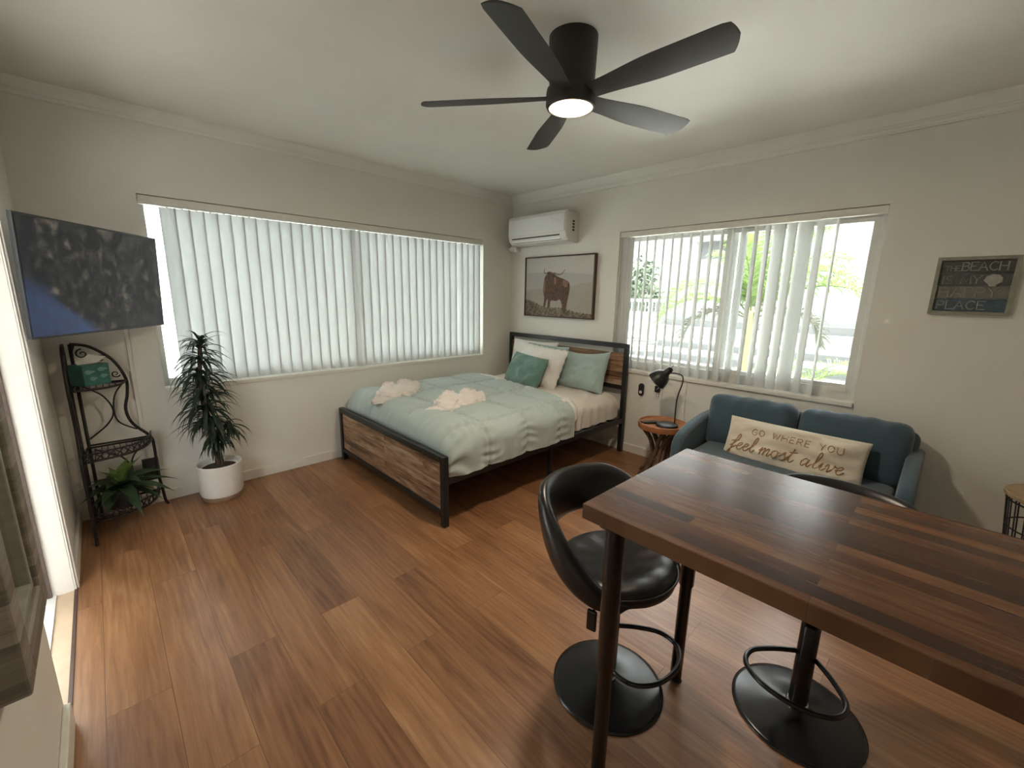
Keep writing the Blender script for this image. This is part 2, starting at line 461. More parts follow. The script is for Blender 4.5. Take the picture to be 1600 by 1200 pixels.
# ---- window 2 (east)
w2 = thing('window_2', 'sliding window above the blue loveseat', 'window', (0, BY0, BZ0)); del w2['category']
struct(w2)
m = MB(); xo = .07
fr_x(m, xo, xo+.07, BY0, BY1, BZ0, BZ1, .03, .08, .055)
m.build('window_frame', M_alu, w2, bevel=.003)
m = MB()
for (a, b, xx) in ((BY0+.028, -2.32, xo+.008), (-2.40, BY1-.028, xo+.036)):
    m2 = MB()
    fr_x(m2, xx, xx+.024, a, b, BZ0+.078, BZ1-.053, .042, .03)
    s_ = m2.build('window_sash', M_alu, w2, bevel=.002)
    MB().box((xx+.01, a+.04, BZ0+.11), (xx+.014, b-.04, BZ1-.09)).build('pane', M_glass, s_)
MB().box((-.02, BY0, BZ0-.024), (xo, BY1, BZ0+.004)).build('window_sill', M_trim, w2, bevel=.003)
MB().box((xo-.012, BY0+.06, BZ0+.06), (xo, BY0+.15, BZ0+.085)).build('window_latch', M_wht, w2)
settle(w2)

# ---- door
d1 = thing('door_1', 'open doorway in the west wall letting in daylight', 'door', (X0, DY1, 0)); del d1['category']
struct(d1)
m = MB()
m.box((X0, DY1-.012, 0), (X0+.008, DY1+.052, DZ1+.05)).box((X0+.008, DY1-.0, 0), (X0+.016, DY1+.036, DZ1+.036))
m.box((X0, DY0, DZ1), (X0+.008, DY1+.052, DZ1+.06))
m.build('door_casing', M_jamb, d1, bevel=.002)
m = MB()
m.box((X0-.17, DY1-.014, 0), (X0, DY1, DZ1)).box((X0-.17, DY0, DZ1-.014), (X0, DY1, DZ1))
m.build('door_jamb', M_jamb, d1)
MB().box((X0-.090, DY1-.03, 0), (X0-.074, DY1-.014, DZ1)).build('door_stop', M_bronze, d1)
m = MB().box((X0-.001, DY0, -.005), (X0+.010, DY1, .006))
m.build('threshold_strip', M_brown, d1)
m = MB().box((X0-.06, DY0, -.05), (X0-.001, DY1, .003)); m.build('threshold', M_sill, d1)
m = MB().box((X0-.16, DY0, -.05), (X0-.06, DY1, .010)); m.build('threshold_metal', M_alu, d1)
settle(d1)

# ------------------------------------------------------------------ vertical blinds
def slat_mesh(z0, z1, w=.089):
    m = MB(); n = 6
    pts = [(-w/2 + w*i/n, .012*(1-(2*i/n-1)**2)) for i in range(n+1)]
    vs = []; fs = []
    for z in (z0, z1):
        for p in pts: vs.append((p[0], p[1], z))
    for p in pts: vs.append((p[0], p[1]+.0008, z0))
    for p in pts: vs.append((p[0], p[1]+.0008, z1))
    k = n+1
    for i in range(n):
        fs.append((i, i+1, k+i+1, k+i)); fs.append((2*k+i+1, 2*k+i, 3*k+i, 3*k+i+1))
    fs.append((0, k, 3*k, 2*k)); fs.append((n, 2*k+n, 3*k+n, k+n))
    m.add(vs, fs)
    return m
b1 = thing('vertical_blind', 'closed white vertical blind across the wide window beside the television', 'blind', (AX0, .035, AZ0))
m = MB().box((AX0+.002, .008, AZ1-.05), (AX1-.002, .058, AZ1-.004))
m.build('headrail', M_trim, b1, bevel=.003)
m = MB().box((AX0+.002, .012, AZ1-.056), (AX1-.002, .056, AZ1-.05)); m.build('track', M_alu, b1)
settle(b1)
proto = slat_mesh(AZ0+.012-AZ0, AZ1-.059-AZ0).build('slat', M_slat, b1, smooth=True)
x = -3.139+.0425; i = 0
while x < AX1-.03:
    o = proto if i == 0 else proto.copy()
    if i: COL.objects.link(o); o.parent = b1
    o.location = (x-AX0, 0, 0)
    o.rotation_euler = (0, 0, math.radians(-19+random.uniform(-2.0, 2.0)+(-28 if i in (30,) else 0)))
    x += .0789+random.uniform(-.0012, .0012); i += 1
hm = MB().box((-.004, -.005, AZ1-.064-AZ0), (.004, .005, AZ1-.05-AZ0)).build('slat_hanger', M_trim)
for k, q in enumerate([c for c in bpy.data.objects if c.parent == b1 and c.name.startswith('slat') and not c.name.startswith('slat_')]):
    h_ = hm if k == 0 else hm.copy()
    if k: COL.objects.link(h_)
    h_.parent = q

b2 = thing('vertical_blind', 'half-open white vertical blind over the window above the blue loveseat', 'blind', (.035, BY0, BZ0))
m = MB().box((.008, BY0+.002, BZ1-.05), (.06, BY1-.002, BZ1-.004)); m.build('headrail', M_trim, b2, bevel=.003)
settle(b2)
CX, CY = -3.513, -3.648
tops = [-1.571,-1.637,-1.711,-1.787,-1.864,-1.94,-2.014,-2.092,-2.171,-2.251,-2.329,-2.408,-2.483,-2.562,-2.635,-2.707,-2.783,-2.863,-2.944,-3.039]
offs = [9,8,8,9,8,8,8,10,17,14,11,11,-32,18,23,60,40,88,30,4]       # slat twist away from the line of sight, degrees
proto = slat_mesh(.012, BZ1-.056-BZ0).build('slat', M_slatB, b2, smooth=True)
first = True
lst = [(-1.435, 75), (-1.462, 70), (-1.49, 68), (-1.52, 62)]+[((y-CY)*1.0187+CY, None) for y in tops]
for k, (y, a) in enumerate(lst):
    if a is None:
        phi = math.degrees(math.atan2(y-CY, .035-CX)); a = phi+offs[k-4]
    o = proto if first else proto.copy()
    if not first: COL.objects.link(o); o.parent = b2
    first = False
    o.location = (0, y-BY0, 0); o.rotation_euler = (0, 0, math.radians(a))
at(b2, MB().tube([(.0, BY1-.02, BZ1-.06), (-.004, BY1-.018, BZ0+.0)], .004, 6).build('wand', M_trim, b2))

# ------------------------------------------------------------------ air conditioner
ac = thing('air_conditioner', 'white split air conditioner high on the wall above the cow picture', 'air conditioner', (0, -.55, 1.98))
prof = [(0,2.255),(-.155,2.262),(-.19,2.25),(-.203,2.222),(-.205,2.06),(-.195,2.02),(-.16,1.985),(-.06,1.972),(0,1.975)]
MB().prism([(p[0], p[1]) for p in prof], (0,-.155,0), (1,0,0), (0,0,1), (0,-1,0), .79).build('body', M_acs, ac, bevel=.006)
pf = [(-.158,2.268),(-.194,2.256),(-.209,2.226),(-.211,2.075),(-.205,2.07),(-.203,2.222),(-.19,2.25),(-.156,2.262)]
MB().prism(pf, (0,-.160,0), (1,0,0), (0,0,1), (0,-1,0), .765).build('front_panel', M_acw, ac)
v1, v2 = V((-.2045,0,2.052)), V((-.168,0,1.992))
m = MB(); m.mi = 0
e = (v2-v1).normalized(); nrm = V((-e.z,0,e.x)); nrm = nrm if nrm.x < 0 else -nrm
m.obox((v1+v2)/2+V((0,-.535,0))+nrm*.001, (0,1,0), e, nrm, .33, .026, .004)
lv = m.build('vent', M_dark, ac)
m = MB(); m.obox(v1*.35+v2*.65+V((0,-.535,0))+nrm*.007, (0,1,0), e, nrm, .33, .010, .003)
m.build('louver', M_acw, lv, bevel=.001)
MB().box((-.213,-.83,2.16),(-.211,-.815,2.172)).build('indicator', M_wht, ac)
m = MB(); m.box((-.13,-.9465,2.05),(-.055,-.9445,2.19)); sd = m.build('side_vent', M_acs, ac)
m = MB()
for k in range(4): m.box((-.108,-.948,2.075+k*.027),(-.078,-.9455,2.092+k*.027))
m.build('vent_slot', M_dark, sd)
settle(ac)
m = MB().rbox((-.05,-.095,1.955),(.075,.10,.065),.02,3)
m.tube([(-.04,-.05,1.96),(-.04,-.004,1.96)],.02,10)
tag(m.build('pipe_elbow', M_acs, smooth=True), 'small off-white pipe cover under the left end of the air conditioner', 'pipe cover')

# ------------------------------------------------------------------ cow picture
pic = thing('framed_picture', 'framed photo of a brown long-horned cow above the headboard', 'picture', (0,-.72,1.232))
y0, y1, z0, z1 = -.255, -1.185, 1.232, 1.862
m = MB()
f = .012; d = .04
fr_x(m, -d, 0, y0, y1, z0, z1, f)
m.build('frame', M_brown, pic)
P_sky = simple('print_sky', (.55,.53,.49), .7, var=.04, nscale=3); P_hill = simple('print_hill', (.40,.36,.31), .7, var=.08, nscale=5)
P_hill2 = simple('print_far_hill', (.46,.44,.42), .7, var=.04, nscale=3)
P_grass = simple('print_grass', (.17,.13,.09), .7, var=.85, nscale=45); P_cow = simple('print_cow', (.10,.052,.030), .7, var=.5, nscale=30)
P_cow2 = simple('print_cow_light', (.27,.14,.085), .7, var=.4, nscale=40); P_horn = simple('print_horn', (.16,.12,.09), .7)
W_, H_ = y0-y1-2*f, z1-z0-2*f
def pp(u, v, l): return V((-.030-.0004*l, y0-f-u*W_, z0+f+v*H_))
m = MB()
def poly(pts, mi, l):
    m.mi = mi
    m.add([pp(u, v, l) for u, v in pts], [tuple(range(len(pts)))])
def clean(pts): return pts
m.mi = 0; m.box((-.030,y0-f,z0+f),(-.002,y1+f,z1-f))
def strip(top, bot, mi, l):
    m.mi = mi
    n = len(top)
    m.add([pp(u, v, l) for u, v in top]+[pp(u, v, l) for u, v in bot], [(i, i+1, n+i+1, n+i) for i in range(n-1)])
us = [i/20 for i in range(21)]
strip([(u, .74-.03*u-.06*math.exp(-((u-.25)/.2)**2)*0+.02*math.sin(4*u)) for u in us], [(u, 0) for u in us], 2, 1)
strip([(u, .42+.14*u+.02*math.sin(9*u)) for u in us], [(u, 0) for u in us], 1, 2)
us = [i/120 for i in range(121)]
strip([(u, .07+.20*math.exp(-(u/.30)**2)+.07*math.exp(-((u-.55)/.2)**2)+.035*noise.noise(V((u*60,0,0)))) for u in us], [(u, 0) for u in us], 3, 3)
def cv(pts): return [((x-215)/545, 1-(y-505)/470) for x, y in pts]
body = cat([V((a, b, 0)) for a, b in cv([(385,655),(375,700),(371,770),(382,830),(376,900),(392,903),(402,850),(412,838),(413,903),(432,905),(438,850),(480,853),(512,840),(530,880),(538,940),(560,942),(572,850),(586,770),(582,710),(545,682),(490,660),(450,630),(420,622)])], 3, True)
ctr = cv([(450,760)])[0]
m.mi = 4
from mathutils.geometry import tessellate_polygon
m.add([pp(q.x, q.y, 5) for q in body], tessellate_polygon([[V((q.x,q.y,0)) for q in body]]))
for (a, b, rx, ry, mi, l) in ((425,655,.052,.085,4,7), (552,712,.045,.06,5,6), (381,730,.014,.12,5,6), (468,690,.018,.06,5,6)):
    c0 = cv([(a, b)])[0]; m.mi = mi; n = 22
    m.add([pp(c0[0], c0[1], l)]+[pp(c0[0]+rx*math.cos(2*PI*k/n)*(1+.18*math.sin(5*k)), c0[1]+ry*math.sin(2*PI*k/n)*(1+.18*math.cos(7*k)), l) for k in range(n)], [(0, 1+k, 1+(k+1) % n) for k in range(n)])
def hornstrip(pts, w):
    P = cat([V((a, b, 0)) for a, b in cv(pts)], 5); m.mi = 6; vs = []
    for i, q in enumerate(P):
        t = (P[min(i+1,len(P)-1)]-P[max(i-1,0)]).normalized(); ww = w*(1-i/len(P)*.8)
        vs += [pp(q.x-t.y*ww, q.y+t.x*ww, 9), pp(q.x+t.y*ww, q.y-t.x*ww, 9)]
    m.add(vs, [(2*i, 2*i+1, 2*i+3, 2*i+2) for i in range(len(P)-1)])
hornstrip([(455,628),(485,642),(515,642),(535,622),(546,603)], .012)
hornstrip([(400,628),(382,630),(376,612),(381,588)], .011)
m.build('canvas_print', [P_sky,P_hill,P_hill2,P_grass,P_cow,P_cow2,P_horn], pic)
settle(pic)

# ------------------------------------------------------------------ stroke lettering
SF = {
 'T': [[(0,1),(.8,1)],[(.4,1),(.4,0)]], 'H': [[(0,0),(0,1)],[(.75,0),(.75,1)],[(0,.52),(.75,.52)]],
 'E': [[(.6,0),(0,0),(0,1),(.6,1)],[(0,.52),(.5,.52)]], 'I': [[(.1,0),(.1,1)]],
 'B': [[(0,0),(0,1),(.4,1),(.58,.88),(.58,.66),(.4,.54),(0,.54)],[(.4,.54),(.65,.42),(.65,.12),(.42,0),(0,0)]],
 'A': [[(0,0),(.4,1),(.8,0)],[(.15,.36),(.65,.36)]],
 'C': [[(.75,.82),(.6,.97),(.35,1),(.1,.8),(0,.5),(.1,.2),(.35,0),(.6,.03),(.75,.18)]],
 'S': [[(.6,.85),(.45,1),(.2,1),(.04,.84),(.06,.66),(.3,.52),(.54,.38),(.6,.18),(.42,0),(.15,0),(0,.15)]],
 'M': [[(0,0),(.08,1),(.47,.2),(.86,1),(.94,0)]], 'Y': [[(0,1),(.38,.5),(.76,1)],[(.38,.5),(.38,0)]],
 'P': [[(0,0),(0,1),(.42,1),(.62,.86),(.62,.62),(.42,.48),(0,.48)]], 'L': [[(0,1),(0,0),(.55,0)]],
 'G': [[(.75,.82),(.6,.97),(.35,1),(.1,.8),(0,.5),(.1,.2),(.35,0),(.6,.03),(.78,.2),(.78,.45),(.45,.45)]],
 'O': [[(.4,1),(.12,.85),(0,.5),(.12,.15),(.4,0),(.68,.15),(.8,.5),(.68,.85),(.4,1)]],
 'W': [[(0,1),(.25,0),(.5,.85),(.75,0),(1.0,1)]], 'R': [[(0,0),(0,1),(.42,1),(.62,.86),(.62,.64),(.42,.5),(0,.5)],[(.36,.5),(.68,0)]],
 'U': [[(0,1),(0,.3),(.12,.06),(.36,0),(.6,.06),(.72,.3),(.72,1)]],
}
SW = {'T':.8,'H':.75,'E':.6,'I':.2,'B':.65,'A':.8,'C':.75,'S':.6,'M':.94,'Y':.76,'P':.62,'L':.55,'G':.8,'O':.8,'W':1.0,'R':.68,'U':.72,' ':.55}
def lettering(mb, text, fn, x, y, h, r, gap=.22, serif=0, k=1.0):
    """fn maps (x,y) on the surface to a point; returns end x"""
    for ch in text:
        for st in SF.get(ch, []):
            st = [(a*k, b) for a, b in st]; pts = [fn(x+a*h, y+b*h) for a, b in st]
            mb.tube(pts, r, 5)
            if serif:
                for e_ in (st[0], st[-1]):
                    a, b = e_
                    if ch in 'CSO' : continue
                    if b in (0, 1): mb.tube([fn(x+(a-serif)*h, y+b*h), fn(x+(a+serif)*h, y+b*h)], r*.8, 4)
        x += (SW[ch]*k+gap*k)*h
    return x

# ------------------------------------------------------------------ beach sign
sg = thing('wall_sign', 'small wooden slat beach sign on the wall right of the window', 'sign', (0,-3.69,1.39))
sy0, sy1, sz0, sz1 = -3.53, -3.845, 1.392, 1.706
m = MB(); fw = .018
fr_x(m, -.03, 0, sy0, sy1, sz0, sz1, fw)
m.build('frame', M_signframe, sg, bevel=.001)
ph = (sz1-sz0-2*fw)/4
words = ['THE BEACH', 'IS MY', 'HAPPY', 'PLACE']
for k in range(4):
    zb = sz1-fw-(k+1)*ph
    pl = MB().box((-.015,sy0-fw,zb+.0015),(-.002,sy1+fw,zb+ph-.0015)).build('plank', M_signp[k], sg)
    lm = MB()
    g = lambda a, b: V((-.0162, sy0-fw-a, b))
    if k == 0:
        xx = lettering(lm, 'THE', g, .018, zb+.014, .026, .0022, .2, .1, .9)
        lettering(lm, 'BEACH', g, xx+.003, zb+.014, .044, .0032, .18, .1, .9)
    elif k == 1: lettering(lm, 'IS MY', g, .016, zb+.013, .042, .0026, .18, .1, .95)
    elif k == 2: lettering(lm, 'HAPPY', g, .014, zb+.011, .050, .0034, .24, .1)
    else: lettering(lm, 'PLACE', g, .016, zb+.013, .044, .0034, .22, .1)
    lm.build('lettering', M_signt, pl)
m = MB(); c = (sy0-fw-.212, sz1-fw-1.55*ph); n = 18; ring = []
for i in range(n+1):
    a = -.25+ (PI+.5)*i/n; r_ = .034*(1+.05*math.cos(9*a))
    ring.append(V((-.0165, c[0]+r_*math.cos(a), c[1]+r_*.9*math.sin(a))))
ring += [V((-.0165, c[0]-.014, c[1]-.026)), V((-.0165, c[0]-.014, c[1]-.034)), V((-.0165, c[0]+.014, c[1]-.034)), V((-.0165, c[0]+.014, c[1]-.026))]
ring = [q for q in ring]
poly2 = [(q.y, q.z) for q in ring]
m.prism([(a, b) for a, b in poly2], (-.016,0,0), (0,1,0), (0,0,1), (-1,0,0), .006)
m.build('seashell', M_shell, sg)
settle(sg)

# ------------------------------------------------------------------ television
tv = thing('television', 'black flat television angled off the wall beside the wide window', 'television', (-3.6,-.5,1.2))
P0 = V((-3.731,-.875,1.224)); th = .596; ti = .038
e1 = V((math.sin(th), math.cos(th), 0)); nn = V((math.cos(th), -math.sin(th), 0))
up = V((0,0,math.cos(ti)))+nn*math.sin(ti); up.normalize(); nf = e1.cross(up).normalized()
if nf.dot(nn) < 0: nf = -nf
TWd, TH = .93, .533
c = P0+e1*TWd/2+up*TH/2
MB().obox(c-nf*.008, e1, up, nf, TWd/2, TH/2, .008).build('bezel', simple('tv_bezel',(.10,.10,.105),.3,metal=.6), tv, bevel=.001)
# screen image: dim foliage and a blue patch, given off by the display
ms, nt, b, out = mk('tv_screen')
tc = coords(nt)
b.inputs['Base Color'].default_value = (.006,.006,.007,1); b.inputs['Roughness'].default_value = .12
mapn = nt.nodes.new('ShaderNodeTexCoord')
sp = nt.nodes.new('ShaderNodeSeparateXYZ'); nt.links.new(mapn.outputs['Generated'], sp.inputs[0])
f1 = noisetex(nt, tc, 16, 6, .7); sp1 = ramp(nt, f1, [(.50,(.004,.004,.006)),(.60,(.035,.030,.024)),(.72,(.12,.10,.07))])
f2 = noisetex(nt, tc, 9, 5, .6)
mx = node(nt, 'ShaderNodeMath', operation='SUBTRACT'); nt.links.new(sp.outputs[2], mx.inputs[0])
ml = node(nt, 'ShaderNodeMath', operation='MULTIPLY'); nt.links.new(sp.outputs[0], ml.inputs[0]); ml.inputs[1].default_value = -1.15; 
nt.links.new(ml.outputs[0], mx.inputs[1])
ad = node(nt, 'ShaderNodeMath', operation='ADD'); nt.links.new(mx.outputs[0], ad.inputs[0]); 
nm = node(nt, 'ShaderNodeMath', operation='MULTIPLY_ADD'); nt.links.new(f2, nm.inputs[0]); nm.inputs[1].default_value = .4; nm.inputs[2].default_value = -.2
nt.links.new(nm.outputs[0], ad.inputs[1])
bl = ramp(nt, ad.outputs[0], [(.44,(1,1,1)),(.54,(0,0,0))])
blue = ramp(nt, f2, [(.35,(.014,.018,.040)),(.7,(.026,.050,.115))])
cc = mix(nt, bl, sp1, blue)
nt.links.new(cc, b.inputs['Emission Color']); b.inputs['Emission Strength'].default_value = .26
MB().obox(c+nf*.0008, e1, up, nf, TWd/2-.008, TH/2-.01, .0012).build('screen', ms, tv)
MB().obox(c-nf*.035-up*.06+e1*.06, e1, up, nf, .28, .17, .022).build('back_housing', M_blackg, tv, bevel=.01)
m = MB(); m.tube([c-nf*.055, c-nf*.10+e1*.05, V((X0+.02,-.35,1.46))], .016, 8); m.box((X0,-.42,1.36),(X0+.02,-.28,1.56))
m.build('wall_arm', M_blackm, tv)
settle(tv)

# raceway under tv
tag(MB().box((-3.405,-.014,.078),(-3.385,0,1.30)).build('cable_raceway', M_wall, bevel=.002), 'thin wall-coloured cable cover running down behind the iron rack', 'cable cover')

# ------------------------------------------------------------------ wall mirror
mr = thing('wall_mirror', 'grey weathered wood framed mirror hanging left of the doorway', 'mirror', (X0,-2.2,.62))
a0, a1, zb, zt, xf = -2.43, -2.01, .61, 1.95, -3.712
m = MB(); fw = .075
fr_x(m, X0, xf, a0, a1, zb, zt, fw)
m.build('frame', M_greywood, mr, bevel=.006)
m = MB(); q = .02
fr_x(m, X0, xf-.012, a0+fw, a1-fw, zb+fw, zt-fw, q)
m.build('inner_frame', M_signframe, mr, bevel=.003)
MB().box((X0+.01,a0+fw,zb+fw),(X0+.02,a1-fw,zt-fw)).build('mirror_glass', M_mirror, mr)
settle(mr)

# ------------------------------------------------------------------ ceiling fan
FX, FY = -1.895, -2.325
fan = thing('ceiling_fan', 'black five-blade ceiling fan with a glowing round light', 'ceiling fan', (FX, FY, H))
MB().lathe([(.104,H),(.104,H-.02),(.098,2.34),(.098,2.335)], (FX,FY,0)).build('motor_housing', M_fan, fan, smooth=True, ang=40)
MB().lathe([(.085,2.345),(.107,2.335),(.110,2.318),(.110,2.272),(.104,2.262),(.096,2.260),(.096,2.268)], (FX,FY,0)).build('hub', M_fan, fan, smooth=True, ang=40)
MB().lathe([(.001,2.2555),(.05,2.256),(.088,2.259),(.095,2.264),(.095,2.27),(.001,2.27)][::-1], (FX,FY,0), caps=False).build('light_diffuser', M_lampglass, fan, smooth=True)
def blade():
    m = MB(); n = 22; R0, R1 = .10, .675
    outline = []
    for i in range(n+1):
        s = i/n; r = R0+(R1-R0)*s
        hw = .045+.024*sm(s, 0, .55)
        if s > .93: hw *= .90+.10*math.sqrt(max(0, 1-((s-.93)/.07)**2))
        outline.append((r+(.0), hw))
    tl = math.radians(13)
    vs = []
    for r, hw in outline:
        for j in range(9):
            q = -1+2*j/8; yy = q*hw
            rr = r + (.012*(1-q*q) - .02*(q>0)*q if r > R1-.02 else 0)
            for s_ in (-1, 1):
                vs.append((rr, yy*math.cos(tl), -yy*math.sin(tl)+s_*.0035*math.sqrt(max(.05,1-q*q*.9))))
    fs = []; k = 18
    for i in range(n):
        for j in range(8):
            a = i*k+2*j
            fs.append((a, a+2, a+k+2, a+k)); fs.append((a+1, a+k+1, a+k+3, a+3))
        fs.append((i*k, i*k+k, i*k+k+1, i*k+1)); fs.append((i*k+16, i*k+17, i*k+k+17, i*k+k+16))
    for i in (0, n):
        for j in range(8):
            a = i*k+2*j
            fs.append((a, a+1, a+3, a+2) if i == 0 else (a, a+2, a+3, a+1))
    m.add(vs, fs); return m
settle(fan)
pb = blade().build('blade', M_blade, fan, smooth=True, ang=40)
for i in range(5):
    o = pb if i == 0 else pb.copy()
    if i: COL.objects.link(o); o.parent = fan
    o.location = (0, 0, 2.305-H); o.rotation_euler = (0, 0, math.radians(55.5+72*i))

# ------------------------------------------------------------------ bed
BX0, BX1 = -2.11, -.03; BYL, BYR = -.055, -1.618
bed = thing('bed_frame', 'black metal bed frame with rustic wood panels in the corner', 'bed', (-1.07,-.84,0))
t = .04
for (px, yy, hh) in ((BX0,BYL,.472),(BX0,BYR,.472),(BX1,BYL,1.035),(BX1,BYR,1.035)):
    s = 1 if yy == BYR else -1
    yb = yy+ (t if s > 0 else -t)
    xb = px+t if px == BX0 else px-t
    MB().box((px,yy,0),(xb,yb,hh)).build('post', M_blackm, bed, bevel=.003)
def rail(name, a, b, mat=M_blackm, bv=.003): return MB().box(a, b).build(name, mat, bed, bevel=bv)
rail('footboard_rail', (BX0,BYL-t,.432),(BX0+t,BYR+t,.472)); rail('footboard_rail', (BX0,BYL-t,.075),(BX0+t,BYR+t,.108))
rail('footboard_panel', (BX0+.012,BYL-t,.108),(BX0+.028,BYR+t,.422), M_rustic, .001)
rail('headboard_rail', (BX1-t,BYL-t,.992),(BX1,BYR+t,1.035)); rail('headboard_rail', (BX1-t,BYL-t,.605),(BX1,BYR+t,.645))
rail('headboard_panel', (BX1-.028,BYL-t,.645),(BX1-.012,BYR+t,.945), M_rustic, .001)
for yy in (BYL, BYR):
    s = 1 if yy == BYR else -1
    rail('side_rail', (BX0+t,yy,.285),(BX1-t,yy+s*.03,.335))
m = MB()
for k in range(11):
    xx = BX0+.12+k*.185; m.box((xx,BYL-.03,.29),(xx+.05,BYR+.03,.31))
m.box((BX0+t,-.86,.27),(BX1-t,-.82,.29)); m.build('slat_base', M_blackm, bed)
for (xx, yy) in ((-1.07,BYR+.03),(-1.07,BYL-.03),(-1.07,-.84)):
    MB().box((xx-.015,yy-.015,0),(xx+.015,yy+.015,.285)).build('support_leg', M_blackm, bed)
settle(bed)

# mattress and comforter share a rounded cross-section
MC = -.838
def cross(s, hw, zt, zb, r):
    """s in 0..1 from the wall side bottom over the top to the room side bottom; returns (y, z, ny, nz)"""
    L1 = zt-zb-r; La = PI/2*r; L2 = 2*(hw-r); T = 2*L1+2*La+L2; d = s*T
    if d < L1: return MC+hw, zb+d, 1, 0
    d -= L1
    if d < La: a = d/r; return MC+hw-r+r*math.cos(a), zt-r+r*math.sin(a), math.cos(a), math.sin(a)
    d -= La
    if d < L2: return MC+hw-r-d, zt, 0, 1
    d -= L2
    if d < La: a = d/r; return MC-hw+r-r*math.sin(a), zt-r+r*math.cos(a), -math.sin(a), math.cos(a)
    d -= La
    return MC-hw, zt-r-d, -1, 0
def arclen(hw, zt, zb, r): return 2*(zt-zb-r)+PI*r+2*(hw-r)
def endround(x, xa, r):
    t_ = max(0, min(1, (xa+r-x)/r)); return math.sqrt(max(0, 1-t_*t_))
def matt(u, v):
    x = -2.0+1.92*u
    hw, zt, zb, r = .748, .570, .345, .10
    y, z, ny, nz = cross(v, hw, zt, zb, r)
    f_ = min(endround(x, -2.0, .16), endround(-x, .08, .09))
    k = (1-.04*(1-f_)); y = MC+(y-MC)*k; z = zb+(z-zb)*(1-.38*(1-f_))
    crown_ = .02*(1-((y-MC)/hw)**2)*(nz > .9)
    side = 1-abs(nz)
    fold = .007*math.sin(x*52+3*noise.noise(V((x*5, v*9, 0))))*side + .006*noise.noise(V((x*9, y*9, z*9)))
    fold += .006*math.sin((x*.6-y)*34+4*noise.noise(V((x*3,y*3,2))))*sm(v,.55,.8)*nz
    return V((x, y+ny*fold, z+nz*(fold+crown_)))
m = MB().grid(matt, 120, 90, flip=True)
NV = 91
m.add([matt(0, j/90) for j in range(91)], [tuple(range(91))]); m.add([matt(1, j/90) for j in range(91)], [tuple(range(90, -1, -1))])
m.add([matt(0,0), matt(1,0), matt(1,1), matt(0,1)], [(0,1,2,3)])
tag(m.build('mattress', M_sheet, smooth=True, ang=60), 'mattress in a cream fitted sheet on the black bed frame', 'mattress')

def headx(y): return -.60-.215*(-y/1.6)
CHW, CZT, CZB, CR = .782, .607, .335, .13
CL = arclen(CHW, CZT, CZB, CR)
def comf(u, v, off=0.0):
    y, z, ny, nz = cross(v, CHW, CZT, CZB, CR)
    xh = headx(y); x = -2.062+(xh+2.062)*u
    f_ = endround(x, -2.062, .15)
    y = MC+(y-MC)*(1-.03*(1-f_)); z = CZB+(z-CZB)*(1-.60*(1-f_)); 
    d = (v-.5)*CL
    # seams
    sp_ = .372
    dx = abs(((x+2.122)/sp_+.5) % 1-.5)*sp_
    dy = abs(((d-.20)/.49+.5) % 1-.5)*.49
    q = min(dx, dy)
    puff = .018*(1-math.exp(-(q/.013)**2)) + .016*(1-math.exp(-(q/.09)**2))
    w = noise.noise(V((x*3.2, d*3.2, 0)))*.010+noise.noise(V((x*9, d*9, 4)))*.005
    side = 1-abs(nz)
    pk = math.exp(-(q/.07)**2)
    w += .0045*math.sin((x if dy < dx else d)*95+5*noise.noise(V((x*6,d*6,1))))*pk
    w += .007*math.sin(x*60+6*noise.noise(V((x*3,d*2,5))))*side*sm(z, .60, .40)*(.3+.7*max(0,noise.noise(V((x*4,2,2)))*2))
    w += .006*math.sin(d*60+6*noise.noise(V((x*4,d*4,9))))*sm(-x, 1.80, 1.98)
    # thin edge towards the head end
    e_ = sm(u, 1.0, .97)
    dsp = (puff+w)*e_*(.3+.7*f_) + off
    nx = -(1-f_)
    crown_ = .012*(1-((y-MC)/CHW)**2)*(nz > .9)
    return V((x+nx*dsp*.6, y+ny*dsp, z+nz*(dsp+crown_)))
m = MB().grid(comf, 330, 440, flip=True)
fb = [comf(0, j/60) for j in range(61)]
m.add(fb+[V((-2.04, p.y, .34)) for p in fb], [(i, i+1, 62+i, 61+i) for i in range(60)])
o = m.build('comforter', M_comf, smooth=True)
sd = o.modifiers.new('solid', 'SOLIDIFY'); sd.thickness = .012; sd.offset = -1
tag(o, 'pale aqua quilted comforter spread over the bed', 'comforter')
# folded down white sheet band
def band(u, v):
    y, z, ny, nz = cross(.06+.88*v, CHW+.004, CZT+.010, CZB, CR)
    x0 = headx(y)-.065; x = x0+(.125+.02*math.sin(v*9))*u
    w = .004*math.sin(v*60+3*math.sin(v*14))+.008*math.sin(u*PI)
    crown_ = .012*(1-((y-MC)/CHW)**2)*(nz > .9) - .028*sm(u,.5,1)
    return V((x, y+ny*(w+crown_), z+nz*(w+crown_)))
m = MB().grid(band, 14, 160, flip=True)
o = m.build('flat_sheet', M_white, smooth=True); sd = o.modifiers.new('solid', 'SOLIDIFY'); sd.thickness = .008; sd.offset = -1
tag(o, 'white flat sheet folded back over the comforter edge', 'sheet')

